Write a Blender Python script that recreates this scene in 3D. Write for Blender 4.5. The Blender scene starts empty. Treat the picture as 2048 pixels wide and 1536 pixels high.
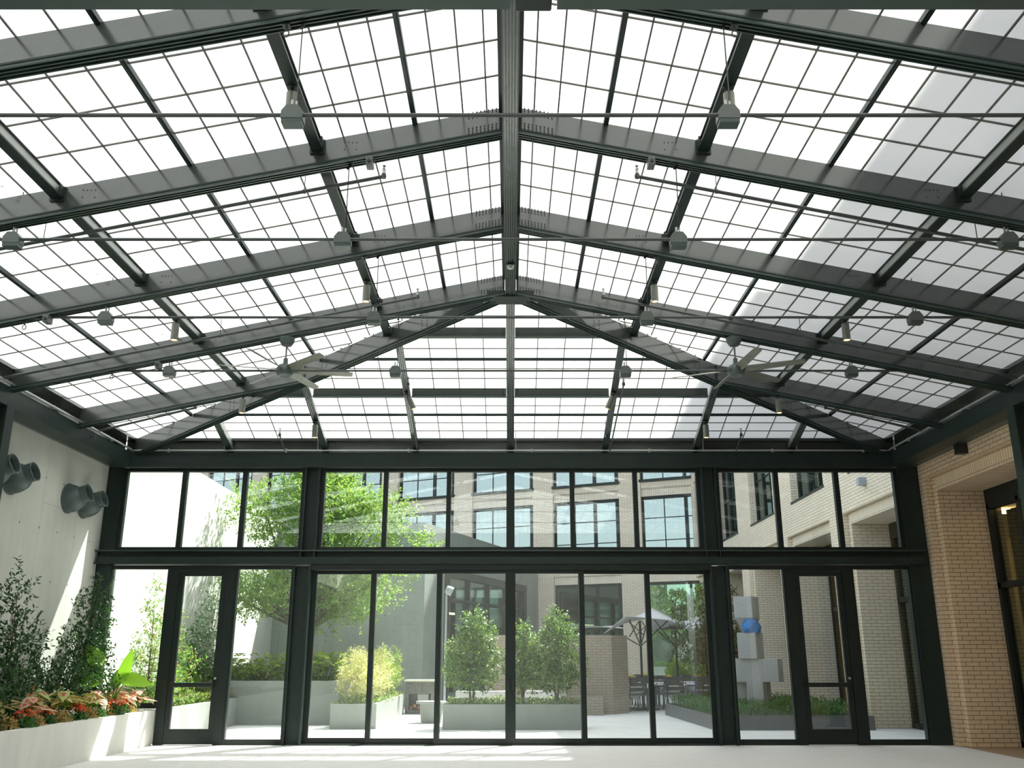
import bpy, math, random
import numpy as np
from mathutils import Vector, Matrix

S = bpy.context.scene
COL = S.collection
R = math.radians
PI = math.pi

# ------------------------------------------------------------------ camera
CZ = 1.454                                   # eye height
cam_d = bpy.data.cameras.new('camera')
cam = bpy.data.objects.new('camera', cam_d)
COL.objects.link(cam)
cam.location = (0, 0, CZ)
cam.rotation_euler = (R(90 + 16.7), 0, 0)
cam_d.sensor_width = 36
cam_d.lens = 1822 / 2048 * 36
cam_d.shift_x = 0.0015
cam_d.clip_end = 400
S.camera = cam

# ------------------------------------------------------------------ sky, sun, exposure
SUN_DIR = Vector((0.85, 1.10, 2.12)).normalized()      # towards the sun
w = bpy.data.worlds.new('sky')
S.world = w
w.use_nodes = True
wn = w.node_tree
bg = wn.nodes['Background']
sky = wn.nodes.new('ShaderNodeTexSky')
sky.sky_type = 'NISHITA'
sky.sun_disc = False
sky.sun_elevation = R(57)
sky.sun_rotation = R(38)
sky.air_density = 1.0
sky.dust_density = 2.5
hz = wn.nodes.new('ShaderNodeHueSaturation')          # hazy, nearly white sky
hz.inputs['Saturation'].default_value = 0.45
wn.links.new(sky.outputs['Color'], hz.inputs['Color'])
wn.links.new(hz.outputs['Color'], bg.inputs['Color'])
bg.inputs['Strength'].default_value = 0.42
sun_d = bpy.data.lights.new('sun', 'SUN')
sun_d.energy = 12.5
sun_d.angle = R(0.9)
sun_d.color = (1.0, 0.965, 0.91)
sun = bpy.data.objects.new('sun', sun_d)
COL.objects.link(sun)
sun.location = (20, 30, 40)
sun.rotation_euler = SUN_DIR.to_track_quat('Z', 'Y').to_euler()
S.view_settings.view_transform = 'Standard'
S.view_settings.look = 'None'
S.view_settings.gamma = 1
S.view_settings.use_curve_mapping = False
S.view_settings.exposure = 0.6
S.cycles.transparent_max_bounces = 32
S.cycles.max_bounces = 8
S.cycles.diffuse_bounces = 5
S.cycles.glossy_bounces = 3
S.cycles.sample_clamp_indirect = 6

# ------------------------------------------------------------------ materials
MATS = {}


def new_mat(name):
    m = bpy.data.materials.new(name)
    m.use_nodes = True
    nt = m.node_tree
    for n in list(nt.nodes):
        nt.nodes.remove(n)
    out = nt.nodes.new('ShaderNodeOutputMaterial')
    MATS[name] = m
    return m, nt, out


def N(nt, kind, **kw):
    n = nt.nodes.new('ShaderNode' + kind)
    for k, v in kw.items():
        if k in n.inputs:
            n.inputs[k].default_value = v
        else:
            setattr(n, k, v)
    return n


def L(nt, a, b):
    nt.links.new(a, b)


def math_node(nt, op, a, b=None):
    n = nt.nodes.new('ShaderNodeMath')
    n.operation = op
    for i, v in enumerate((a, b)):
        if v is None:
            continue
        if isinstance(v, (int, float)):
            n.inputs[i].default_value = v
        else:
            nt.links.new(v, n.inputs[i])
    return n.outputs[0]


def ramp(nt, fac, stops):
    r = nt.nodes.new('ShaderNodeValToRGB')
    e = r.color_ramp.elements
    while len(e) < len(stops):
        e.new(0.5)
    for el, (p, c) in zip(e, stops):
        el.position = p
        el.color = (*c, 1)
    if fac is not None:
        nt.links.new(fac, r.inputs['Fac'])
    return r.outputs['Color']


def mixc(nt, fac, a, b, blend='MIX'):
    n = nt.nodes.new('ShaderNodeMix')
    n.data_type = 'RGBA'
    n.blend_type = blend
    for s, v in ((n.inputs['Factor'], fac), (n.inputs['A'], a), (n.inputs['B'], b)):
        if isinstance(v, (int, float)):
            s.default_value = v
        elif isinstance(v, tuple):
            s.default_value = (*v, 1)
        else:
            nt.links.new(v, s)
    return n.outputs['Result']


def paint(name, c, rough=0.4, metal=0.0, vary=0.12, scale=6.0, spec=0.5, bump=0.0, bscale=60.0):
    """one plain colour with a slight unevenness"""
    m, nt, out = new_mat(name)
    p = N(nt, 'BsdfPrincipled', Roughness=rough, Metallic=metal)
    p.inputs['Specular IOR Level'].default_value = spec
    tc = N(nt, 'TexCoord')
    no = N(nt, 'TexNoise', Scale=scale, Detail=4.0)
    L(nt, tc.outputs['Object'], no.inputs['Vector'])
    lo = tuple(max(0, v * (1 - vary)) for v in c)
    hi = tuple(min(1, v * (1 + vary)) for v in c)
    L(nt, ramp(nt, no.outputs['Fac'], [(0.3, lo), (0.7, hi)]), p.inputs['Base Color'])
    if bump:
        n2 = N(nt, 'TexNoise', Scale=bscale, Detail=3.0)
        L(nt, tc.outputs['Object'], n2.inputs['Vector'])
        b = N(nt, 'Bump', Strength=bump, Distance=0.01)
        L(nt, n2.outputs['Fac'], b.inputs['Height'])
        L(nt, b.outputs['Normal'], p.inputs['Normal'])
    L(nt, p.outputs[0], out.inputs['Surface'])
    return m


def wall_uv(nt):
    """(along, up, 0) on any upright face; plan coordinates on level faces"""
    g = N(nt, 'NewGeometry')
    sp = N(nt, 'SeparateXYZ')
    L(nt, g.outputs['Position'], sp.inputs[0])
    sn = N(nt, 'SeparateXYZ')
    L(nt, g.outputs['True Normal'], sn.inputs[0])
    ax = math_node(nt, 'GREATER_THAN', math_node(nt, 'ABSOLUTE', sn.outputs['X']), 0.6)
    az = math_node(nt, 'GREATER_THAN', math_node(nt, 'ABSOLUTE', sn.outputs['Z']), 0.6)

    def pick(f, a, b):                        # f ? a : b
        return math_node(nt, 'ADD', math_node(nt, 'MULTIPLY', f, a),
                         math_node(nt, 'MULTIPLY', math_node(nt, 'SUBTRACT', 1.0, f), b))
    u = pick(ax, sp.outputs['Y'], sp.outputs['X'])
    v = pick(az, sp.outputs['Y'], sp.outputs['Z'])
    u = pick(az, sp.outputs['X'], u)
    return u, v


def brick_mat(name, c1, c2, mortar, wdt=0.235, row=0.0725, soldier=False, ms=0.0045):
    m, nt, out = new_mat(name)
    u, v = wall_uv(nt)
    cb = N(nt, 'CombineXYZ')
    L(nt, v if soldier else u, cb.inputs[0])
    L(nt, u if soldier else v, cb.inputs[1])
    b = N(nt, 'TexBrick')
    b.offset = 0.0 if soldier else 0.5
    for k, val in (('Scale', 1.0), ('Mortar Size', ms), ('Mortar Smooth', 0.15), ('Bias', 0.0),
                   ('Brick Width', wdt), ('Row Height', row)):
        b.inputs[k].default_value = val
    b.inputs['Color1'].default_value = (*c1, 1)
    b.inputs['Color2'].default_value = (*c2, 1)
    b.inputs['Mortar'].default_value = (*mortar, 1)
    L(nt, cb.outputs[0], b.inputs['Vector'])
    no = N(nt, 'TexNoise', Scale=1.3, Detail=5.0)
    L(nt, cb.outputs[0], no.inputs['Vector'])
    colr = mixc(nt, 0.35, b.outputs['Color'], ramp(nt, no.outputs['Fac'], [(0.3, (0.75,) * 3), (0.7, (1.0,) * 3)]), 'MULTIPLY')
    p = N(nt, 'BsdfPrincipled', Roughness=0.75)
    L(nt, colr, p.inputs['Base Color'])
    bp = N(nt, 'Bump', Strength=0.6, Distance=0.01)
    bp.invert = True
    L(nt, b.outputs['Fac'], bp.inputs['Height'])
    L(nt, bp.outputs['Normal'], p.inputs['Normal'])
    L(nt, p.outputs[0], out.inputs['Surface'])
    return m


def concrete_mat(name, c, joints=True):
    m, nt, out = new_mat(name)
    u, v = wall_uv(nt)
    cb = N(nt, 'CombineXYZ')
    L(nt, u, cb.inputs[0])
    L(nt, v, cb.inputs[1])
    n1 = N(nt, 'TexNoise', Scale=0.9, Detail=6.0, Roughness=0.62)
    L(nt, cb.outputs[0], n1.inputs['Vector'])
    mp = N(nt, 'Mapping')
    mp.inputs['Scale'].default_value = (3.5, 0.35, 1)
    L(nt, cb.outputs[0], mp.inputs['Vector'])
    n2 = N(nt, 'TexNoise', Scale=1.6, Detail=5.0)
    L(nt, mp.outputs[0], n2.inputs['Vector'])
    f = math_node(nt, 'ADD', math_node(nt, 'MULTIPLY', n1.outputs['Fac'], 0.6), math_node(nt, 'MULTIPLY', n2.outputs['Fac'], 0.4))
    colr = ramp(nt, f, [(0.32, tuple(x * 0.86 for x in c)), (0.66, tuple(min(1, x * 1.08) for x in c))])
    if joints:
        cs = N(nt, 'CombineXYZ')
        L(nt, v, cs.inputs[0])
        L(nt, u, cs.inputs[1])
        b = N(nt, 'TexBrick')
        b.offset = 0.42
        for k, val in (('Scale', 1.0), ('Mortar Size', 0.004), ('Mortar Smooth', 0.1), ('Brick Width', 2.44), ('Row Height', 1.22)):
            b.inputs[k].default_value = val
        b.inputs['Color1'].default_value = (1, 1, 1, 1)
        b.inputs['Color2'].default_value = (0.95, 0.95, 0.95, 1)
        b.inputs['Mortar'].default_value = (0.62, 0.62, 0.62, 1)
        L(nt, cs.outputs[0], b.inputs['Vector'])
        colr = mixc(nt, 1.0, colr, b.outputs['Color'], 'MULTIPLY')

        def cell(x, per):
            a = math_node(nt, 'FLOORED_MODULO', x, per)
            return math_node(nt, 'SUBTRACT', a, per / 2)
        du, dv = cell(math_node(nt, 'ADD', u, 0.31), 0.61), cell(math_node(nt, 'ADD', v, 0.20), 0.81)
        d = math_node(nt, 'SQRT', math_node(nt, 'ADD', math_node(nt, 'MULTIPLY', du, du), math_node(nt, 'MULTIPLY', dv, dv)))
        hole = math_node(nt, 'LESS_THAN', d, 0.017)
        colr = mixc(nt, hole, colr, (0.10, 0.11, 0.105))
    p = N(nt, 'BsdfPrincipled', Roughness=0.72)
    L(nt, colr, p.inputs['Base Color'])
    L(nt, p.outputs[0], out.inputs['Surface'])
    return m


def leaf_mat(name, cols, trans=0.45, rough=0.45):
    m, nt, out = new_mat(name)
    g = N(nt, 'NewGeometry')
    k = len(cols)
    c = ramp(nt, g.outputs['Random Per Island'], [((i + 0.5) / k, x) for i, x in enumerate(cols)])
    p = N(nt, 'BsdfPrincipled', Roughness=rough)
    L(nt, c, p.inputs['Base Color'])
    t = N(nt, 'BsdfTranslucent')
    L(nt, mixc(nt, 1.0, c, (1.0, 1.0, 0.55), 'MULTIPLY'), t.inputs['Color'])
    mx = N(nt, 'MixShader')
    mx.inputs['Fac'].default_value = trans
    L(nt, p.outputs[0], mx.inputs[1])
    L(nt, t.outputs[0], mx.inputs[2])
    L(nt, mx.outputs[0], out.inputs['Surface'])
    return m


def glass_mat(name, tint, refl=None):
    """clear sheet: lets light straight through, reflects by its angle (or by a coating)"""
    m, nt, out = new_mat(name)
    t = N(nt, 'BsdfTransparent')
    t.inputs['Color'].default_value = (*tint, 1)
    gl = N(nt, 'BsdfGlossy', Roughness=0.0)
    gl.inputs['Color'].default_value = (0.92, 0.97, 0.95, 1)
    mx = N(nt, 'MixShader')
    if refl is None:
        g = N(nt, 'NewGeometry')
        ior = math_node(nt, 'SUBTRACT', 1.7, math_node(nt, 'MULTIPLY', g.outputs['Backfacing'], 1.7 - 1 / 1.7))   # two sheets each side of an air gap
        fr = N(nt, 'Fresnel')
        L(nt, ior, fr.inputs['IOR'])
        L(nt, fr.outputs[0], mx.inputs['Fac'])
    else:
        mx.inputs['Fac'].default_value = refl
    L(nt, t.outputs[0], mx.inputs[1])
    L(nt, gl.outputs[0], mx.inputs[2])
    L(nt, mx.outputs[0], out.inputs['Surface'])
    return m


def emit_mat(name, c, k):
    m, nt, out = new_mat(name)
    e = N(nt, 'Emission', Strength=k)
    e.inputs['Color'].default_value = (*c, 1)
    L(nt, e.outputs[0], out.inputs['Surface'])
    return m


def panel_mat(name):
    """translucent fibreglass roof sheet"""
    m, nt, out = new_mat(name)
    t = N(nt, 'BsdfTranslucent')
    tc = N(nt, 'TexCoord')
    no = N(nt, 'TexNoise', Scale=0.8, Detail=3.0)
    L(nt, tc.outputs['Object'], no.inputs['Vector'])
    L(nt, ramp(nt, no.outputs['Fac'], [(0.3, (0.415, 0.435, 0.42)), (0.7, (0.44, 0.46, 0.445))]), t.inputs['Color'])
    d = N(nt, 'BsdfDiffuse')
    d.inputs['Color'].default_value = (0.75, 0.78, 0.77, 1)
    mx = N(nt, 'MixShader')
    mx.inputs['Fac'].default_value = 0.42
    L(nt, t.outputs[0], mx.inputs[1])
    L(nt, d.outputs[0], mx.inputs[2])
    L(nt, mx.outputs[0], out.inputs['Surface'])
    return m


def paving_mat(name):
    m, nt, out = new_mat(name)
    g = N(nt, 'NewGeometry')
    b = N(nt, 'TexBrick')
    b.offset = 0.5
    for k, val in (('Scale', 1.0), ('Mortar Size', 0.008), ('Brick Width', 1.5), ('Row Height', 0.75)):
        b.inputs[k].default_value = val
    b.inputs['Color1'].default_value = (0.66, 0.66, 0.64, 1)
    b.inputs['Color2'].default_value = (0.61, 0.61, 0.59, 1)
    b.inputs['Mortar'].default_value = (0.40, 0.40, 0.39, 1)
    mp = N(nt, 'Mapping')
    mp.inputs['Rotation'].default_value = (0, 0, R(62))
    L(nt, g.outputs['Position'], mp.inputs['Vector'])
    L(nt, mp.outputs[0], b.inputs['Vector'])
    no = N(nt, 'TexNoise', Scale=2.2, Detail=5.0)
    L(nt, g.outputs['Position'], no.inputs['Vector'])
    c = mixc(nt, 0.25, b.outputs['Color'], ramp(nt, no.outputs['Fac'], [(0.3, (0.8,) * 3), (0.7, (1.0,) * 3)]), 'MULTIPLY')
    p = N(nt, 'BsdfPrincipled', Roughness=0.7)
    L(nt, c, p.inputs['Base Color'])
    L(nt, p.outputs[0], out.inputs['Surface'])
    return m


def carpet_mat(name, c):
    m, nt, out = new_mat(name)
    g = N(nt, 'NewGeometry')
    mp = N(nt, 'Mapping')
    mp.inputs['Scale'].default_value = (1.1, 7.0, 1)
    L(nt, g.outputs['Position'], mp.inputs['Vector'])
    no = N(nt, 'TexNoise', Scale=2.0, Detail=5.0)
    L(nt, mp.outputs[0], no.inputs['Vector'])
    fine = N(nt, 'TexNoise', Scale=140.0, Detail=2.0)
    L(nt, g.outputs['Position'], fine.inputs['Vector'])
    f = math_node(nt, 'ADD', math_node(nt, 'MULTIPLY', no.outputs['Fac'], 0.7), math_node(nt, 'MULTIPLY', fine.outputs['Fac'], 0.3))
    p = N(nt, 'BsdfPrincipled', Roughness=0.95)
    p.inputs['Specular IOR Level'].default_value = 0.1
    L(nt, ramp(nt, f, [(0.35, tuple(x * 0.93 for x in c)), (0.65, tuple(x * 1.05 for x in c))]), p.inputs['Base Color'])
    b = N(nt, 'Bump', Strength=0.3, Distance=0.01)
    L(nt, fine.outputs['Fac'], b.inputs['Height'])
    L(nt, b.outputs['Normal'], p.inputs['Normal'])
    L(nt, p.outputs[0], out.inputs['Surface'])
    return m


STEEL = (0.016, 0.027, 0.024)
paint('steel', STEEL, rough=0.42, vary=0.1, spec=0.3)
paint('web_steel', (0.050, 0.058, 0.053), rough=0.17, vary=0.06, spec=1.0)
paint('pale_web', (0.42, 0.44, 0.42), rough=0.35, vary=0.05)
paint('rail_steel', (0.030, 0.052, 0.045), rough=0.3, vary=0.1)
paint('frame_steel', (0.011, 0.017, 0.015), rough=0.4, vary=0.1, spec=0.28)
paint('grey_metal', (0.085, 0.10, 0.09), rough=0.4, vary=0.08)
paint('pipe_metal', (0.045, 0.055, 0.05), rough=0.35, vary=0.1)
paint('galvanised', (0.36, 0.38, 0.37), rough=0.35, metal=0.6)
paint('fan_metal', (0.16, 0.17, 0.14), rough=0.35, metal=0.3)
paint('black_plastic', (0.012, 0.014, 0.014), rough=0.4)
paint('grid_bar', (0.12, 0.12, 0.105), rough=0.6)
paint('nozzle_grey', (0.075, 0.105, 0.10), rough=0.42, vary=0.05)
paint('nozzle_inside', (0.02, 0.03, 0.03), rough=0.6)
concrete_mat('concrete', (0.53, 0.55, 0.50))
concrete_mat('plain_concrete', (0.70, 0.70, 0.655), joints=False)
concrete_mat('court_concrete', (0.225, 0.24, 0.222), joints=False)
concrete_mat('back_concrete', (0.26, 0.295, 0.27))
brick_mat('brick', (0.76, 0.58, 0.39), (0.70, 0.52, 0.345), (0.14, 0.10, 0.07))
brick_mat('soldier_brick', (0.80, 0.62, 0.43), (0.74, 0.57, 0.385), (0.16, 0.12, 0.08), wdt=0.26, row=0.075, soldier=True)
brick_mat('court_brick', (0.80, 0.69, 0.54), (0.74, 0.635, 0.495), (0.19, 0.16, 0.125))
brick_mat('court_soldier', (0.82, 0.71, 0.57), (0.76, 0.66, 0.53), (0.14, 0.12, 0.10), wdt=0.4, row=0.075, soldier=True)
brick_mat('pier_brick', (0.40, 0.335, 0.265), (0.36, 0.30, 0.235), (0.15, 0.12, 0.10))
carpet_mat('carpet', (0.68, 0.67, 0.645))
paving_mat('paving')
paint('tan_tile', (0.36, 0.26, 0.17), rough=0.5)
paint('plaster', (0.78, 0.76, 0.72), rough=0.8)
paint('warm_plaster', (0.40, 0.33, 0.22), rough=0.8)
paint('soil', (0.035, 0.026, 0.02), rough=0.95, vary=0.4, scale=30)
paint('bark', (0.13, 0.095, 0.07), rough=0.85, vary=0.35, scale=20)
paint('metal_edge', (0.115, 0.12, 0.125), rough=0.45)
paint('stone_block', (0.36, 0.37, 0.37), rough=0.75, vary=0.1, scale=25)
paint('blue_stone', (0.02, 0.17, 0.46), rough=0.55, vary=0.3, scale=12, bump=0.5, bscale=14)
paint('umbrella_cloth', (0.52, 0.53, 0.54), rough=0.85)
paint('white_cloth', (0.80, 0.80, 0.82), rough=0.85)
paint('cushion', (0.36, 0.36, 0.35), rough=0.9)
paint('chair_metal', (0.018, 0.045, 0.065), rough=0.4)
paint('chair_fabric', (0.07, 0.07, 0.068), rough=0.8)
paint('grill_brick', (0.13, 0.13, 0.12), rough=0.8, vary=0.3, scale=18)
paint('ivory_top', (0.55, 0.56, 0.40), rough=0.6)
paint('firewood', (0.32, 0.16, 0.08), rough=0.8, vary=0.4, scale=25)
paint('teal_curtain', (0.20, 0.30, 0.27), rough=0.85, vary=0.15, scale=3)
paint('pale_curtain', (0.55, 0.62, 0.55), rough=0.85, vary=0.12, scale=3)
paint('dark_curtain', (0.02, 0.032, 0.026), rough=0.85)
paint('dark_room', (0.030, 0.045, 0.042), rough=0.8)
paint('lamp_grey', (0.33, 0.37, 0.40), rough=0.4)
glass_mat('glass', (0.952, 0.983, 0.965))
glass_mat('coated_glass', (0.42, 0.56, 0.53), refl=0.24)
glass_mat('room_glass', (0.72, 0.78, 0.70), refl=0.10)
emit_mat('warm_lamp', (1.0, 0.52, 0.18), 5.0)
emit_mat('cove_light', (1.0, 0.62, 0.30), 14.0)
panel_mat('roof_sheet')
leaf_mat('leaf_shrub', [(0.02, 0.065, 0.018), (0.035, 0.10, 0.025), (0.05, 0.13, 0.035), (0.028, 0.08, 0.03)], 0.3)
leaf_mat('leaf_holly', [(0.04, 0.12, 0.03), (0.10, 0.22, 0.05), (0.32, 0.42, 0.07), (0.05, 0.14, 0.04)], 0.35, 0.25)
leaf_mat('leaf_elm', [(0.14, 0.27, 0.06), (0.22, 0.36, 0.08), (0.30, 0.42, 0.10), (0.16, 0.29, 0.09)], 0.5)
leaf_mat('leaf_bright', [(0.10, 0.28, 0.05), (0.16, 0.36, 0.07), (0.28, 0.38, 0.10), (0.30, 0.22, 0.10)], 0.5)
leaf_mat('leaf_fern', [(0.08, 0.20, 0.02), (0.22, 0.34, 0.03), (0.34, 0.40, 0.04)], 0.5)
leaf_mat('leaf_gold', [(0.46, 0.52, 0.20), (0.66, 0.62, 0.36), (0.72, 0.58, 0.44), (0.36, 0.48, 0.13)], 0.4)
leaf_mat('leaf_bed', [(0.035, 0.12, 0.03), (0.06, 0.18, 0.045), (0.10, 0.22, 0.05)], 0.35)
leaf_mat('leaf_maple', [(0.018, 0.06, 0.022), (0.04, 0.10, 0.035), (0.03, 0.08, 0.03), (0.10, 0.06, 0.03)], 0.4)
leaf_mat('leaf_hedge', [(0.24, 0.38, 0.03), (0.32, 0.46, 0.05), (0.16, 0.30, 0.04)], 0.5)
leaf_mat('leaf_ivy', [(0.10, 0.20, 0.05), (0.18, 0.28, 0.07), (0.30, 0.34, 0.14)], 0.35)
leaf_mat('leaf_ear', [(0.18, 0.42, 0.03), (0.26, 0.50, 0.05)], 0.55, 0.35)
leaf_mat('caladium_green', [(0.42, 0.46, 0.13), (0.60, 0.54, 0.24), (0.45, 0.52, 0.15)], 0.4)
leaf_mat('caladium_pink', [(0.65, 0.08, 0.09), (0.72, 0.20, 0.19), (0.55, 0.04, 0.05)], 0.4)
leaf_mat('caladium_blush', [(0.78, 0.46, 0.38), (0.82, 0.66, 0.52), (0.70, 0.40, 0.30)], 0.4)
leaf_mat('tan_bloom', [(0.48, 0.32, 0.12), (0.60, 0.44, 0.20), (0.38, 0.22, 0.08), (0.40, 0.36, 0.12)], 0.3)
leaf_mat('red_petal', [(0.75, 0.05, 0.02), (0.85, 0.12, 0.04)], 0.35)
leaf_mat('white_petal', [(0.8, 0.82, 0.8), (0.7, 0.74, 0.72)], 0.3)
leaf_mat('yellow_petal', [(0.75, 0.50, 0.03), (0.8, 0.6, 0.08)], 0.35)


# ------------------------------------------------------------------ mesh building
class MB:
    def __init__(self):
        self.v, self.f, self.m = [], [], []

    def add(self, vs, fs, mi=0):
        o = len(self.v)
        self.v += [tuple(p) for p in vs]
        self.f += [tuple(i + o for i in f) for f in fs]
        self.m += [mi] * len(fs)
        return self

    def box(self, x0, x1, y0, y1, z0, z1, mi=0):
        vs = [(x, y, z) for x in (x0, x1) for y in (y0, y1) for z in (z0, z1)]
        return self.add(vs, [(0, 1, 3, 2), (4, 6, 7, 5), (0, 4, 5, 1), (2, 3, 7, 6), (0, 2, 6, 4), (1, 5, 7, 3)], mi)

    def hexa(self, a, b, mi=0):
        """a, b: two quads (4 points each) joined"""
        return self.add(list(a) + list(b), [(3, 2, 1, 0), (4, 5, 6, 7), (0, 1, 5, 4), (1, 2, 6, 5), (2, 3, 7, 6), (3, 0, 4, 7)], mi)

    def vbar(self, p0, p1, w, t0, t1, off=0.0, mi=0):
        """upright bar under the line p0-p1, from t0 to t1 below it, w wide, set off sideways"""
        p0, p1 = Vector(p0), Vector(p1)
        d = p1 - p0
        s = Vector((d.y, -d.x, 0)).normalized()
        k = []
        for p in (p0, p1):
            k.append([p + s * (off + sx * w / 2) - Vector((0, 0, t)) for sx, t in ((-1, t0), (1, t0), (1, t1), (-1, t1))])
        return self.hexa(k[0], k[1], mi)

    def tube(self, pts, r, n=8, mi=0, cap=True):
        pts = [Vector(p) for p in pts]
        rs = r if isinstance(r, (list, tuple)) else [r] * len(pts)
        rings = []
        for i, p in enumerate(pts):
            d = (pts[min(i + 1, len(pts) - 1)] - pts[max(i - 1, 0)]).normalized()
            a = d.orthogonal().normalized() if i == 0 else (rings[-1][1] - d * rings[-1][1].dot(d)).normalized()
            b = d.cross(a)
            rings.append(([p + (a * math.cos(2 * PI * j / n) + b * math.sin(2 * PI * j / n)) * rs[i] for j in range(n)], a))
        vs = [q for ring, _ in rings for q in ring]
        fs = []
        for i in range(len(pts) - 1):
            for j in range(n):
                k = (j + 1) % n
                fs.append((i * n + j, i * n + k, (i + 1) * n + k, (i + 1) * n + j))
        if cap:
            fs.append(tuple(reversed(range(n))))
            fs.append(tuple(range((len(pts) - 1) * n, len(pts) * n)))
        return self.add(vs, fs, mi)

    def lathe(self, prof, n=20, mat=None, mi=0):
        """profile of (radius, height) turned about Z, then placed by mat"""
        vs, fs = [], []
        for r, z in prof:
            for j in range(n):
                p = Vector((r * math.cos(2 * PI * j / n), r * math.sin(2 * PI * j / n), z))
                vs.append(mat @ p if mat else p)
        for i in range(len(prof) - 1):
            for j in range(n):
                k = (j + 1) % n
                fs.append((i * n + j, i * n + k, (i + 1) * n + k, (i + 1) * n + j))
        fs.append(tuple(reversed(range(n))))
        fs.append(tuple(range((len(prof) - 1) * n, len(prof) * n)))
        return self.add(vs, fs, mi)

    def prism(self, poly, d, mi=0):
        """polygon of 3D points pushed along the vector d"""
        n = len(poly)
        a = [Vector(p) for p in poly]
        b = [p + Vector(d) for p in a]
        fs = [tuple(reversed(range(n))), tuple(range(n, 2 * n))]
        fs += [(i, (i + 1) % n, n + (i + 1) % n, n + i) for i in range(n)]
        return self.add(a + b, fs, mi)

    def build(self, name, mats, parent=None, smooth=False, bevel=0.0):
        if not isinstance(mats, (list, tuple)):
            mats = [mats]
        me = bpy.data.meshes.new(name)
        o = bpy.data.objects.new(name, me)
        off = Vector((0, 0, 0))
        q = parent
        while q is not None:
            off += q.location
            q = q.parent
        vs = [(p[0] - off.x, p[1] - off.y, p[2] - off.z) for p in self.v]
        me.from_pydata(vs, [], self.f)
        for m in mats:
            me.materials.append(MATS[m])
        if len(mats) > 1:
            me.polygons.foreach_set('material_index', self.m)
        if smooth:
            me.polygons.foreach_set('use_smooth', [True] * len(self.f))
        me.update()
        if parent is None or True:
            import bmesh
            if len(self.f) < 4000 and not name.startswith('foliage'):
                bm = bmesh.new()
                bm.from_mesh(me)
                bmesh.ops.recalc_face_normals(bm, faces=bm.faces)
                bm.to_mesh(me)
                bm.free()
        COL.objects.link(o)
        if parent:
            o.parent = parent
        if bevel:
            b = o.modifiers.new('edge', 'BEVEL')
            b.width = bevel
            b.segments = 2
            b.limit_method = 'ANGLE'
        if smooth == 'auto':
            me.set_sharp_from_angle(angle=R(40))
        return o


def tag(o, label, cat, group=None, kind=None):
    o['label'] = label
    o['category'] = cat
    if group:
        o['group'] = group
    if kind:
        o['kind'] = kind
    return o


def thing(name, label, cat, loc=(0, 0, 0), group=None, rotz=0.0):
    o = bpy.data.objects.new(name, None)
    o.empty_display_size = 0.1
    COL.objects.link(o)
    o.location = loc
    o.rotation_euler = (0, 0, rotz)
    return tag(o, label, cat, group)


def struct(o, label=None):
    o['kind'] = 'structure'
    if label:
        o['label'] = label
    return o


def shell(name, loc=(0, 0, 0), label=None):
    o = bpy.data.objects.new(name, None)
    o.empty_display_size = 0.1
    COL.objects.link(o)
    o.location = loc
    return struct(o, label)


def copy_thing(root, label, loc, rotz=0.0, scale=1.0, group=None):
    r = root.copy()
    COL.objects.link(r)
    r.location = loc
    r.rotation_euler = (0, 0, rotz)
    r.scale = (scale,) * 3
    r['label'] = label
    if group:
        r['group'] = group
    for ch in list(root.children):
        c = ch.copy()
        COL.objects.link(c)
        c.parent = r
        for g in list(ch.children):
            d = g.copy()
            COL.objects.link(d)
            d.parent = c
    return r


SIDE = {-1: 'concrete-wall side', 1: 'brick-wall side'}
ORD = ['first', 'second', 'third', 'fourth', 'fifth', 'sixth', 'seventh', 'eighth']

# ------------------------------------------------------------------ roof geometry
ZR, SL, XE, YE, YA = CZ + 5.46, 0.2085, 7.1, 16.85, 12.44
ZE = ZR - SL * XE
HS = (ZR - ZE) / (YE - YA)
FR = [6.02, 8.16, 10.30, 12.44, 14.58]           # rafter lines
XS = [0.0, 0.975, 1.95, 3.225, 4.5, 5.8, 7.1]    # panel strips


def zr(x):
    return ZR - SL * abs(x)


def zh(y):
    return ZE + HS * (YE - y)


def hip_x(y):
    return XE * (y - YA) / (YE - YA)


def hip_y(x):
    return YA + (YE - YA) * abs(x) / XE


# ------------------------------------------------------------------ floor and ground
struct(MB().box(-7.9, 7.66, -6.6, 17.0, -0.2, 0.0).build('floor', 'carpet'), 'pale carpet floor of the glazed hall')
struct(MB().box(-9, 60, 17.0, 75, -0.25, -0.005).box(-9, 7.66, 16.98, 17.0, -0.25, -0.005).build('ground', 'paving'), 'pale stone paving of the courtyard')
struct(MB().box(7.66, 13.0, -6.6, 17.0, -0.2, 0.0).build('floor', 'tan_tile'), 'tan tiled floor beyond the brick opening')

# ------------------------------------------------------------------ walls
struct(MB().box(-7.95, -7.55, -6.9, 30.2, -0.2, 5.76).build('wall_left', 'concrete'), 'board-marked concrete wall with tie holes')
struct(MB().box(-7.95, 7.65, -6.9, -6.6, 0, 7.0).build('wall_front', 'plaster'), 'pale plaster wall at the near end of the hall')
struct(MB().box(-7.55, -2.75, 29.8, 30.2, 0, 5.66).build('wall_back', 'back_concrete'), 'tall concrete wall at the back of the courtyard')
# slanting concrete wall with a wide framed window
A0, A1 = Vector((-2.75, 29.8, 0)), Vector((1.35, 41.4, 0))
ad = (A1 - A0).normalized()
an = Vector((-ad.y, ad.x, 0))                     # away from the court


def slant(s0, s1, z0, z1, d0=0.0, d1=0.4):
    a = [A0 + ad * s + an * d + Vector((0, 0, z)) for s, z in ((s0, z0), (s1, z0), (s1, z1), (s0, z1)) for d in (d0,)]
    b = [p + an * (d1 - d0) for p in a]
    return a, b


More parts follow.
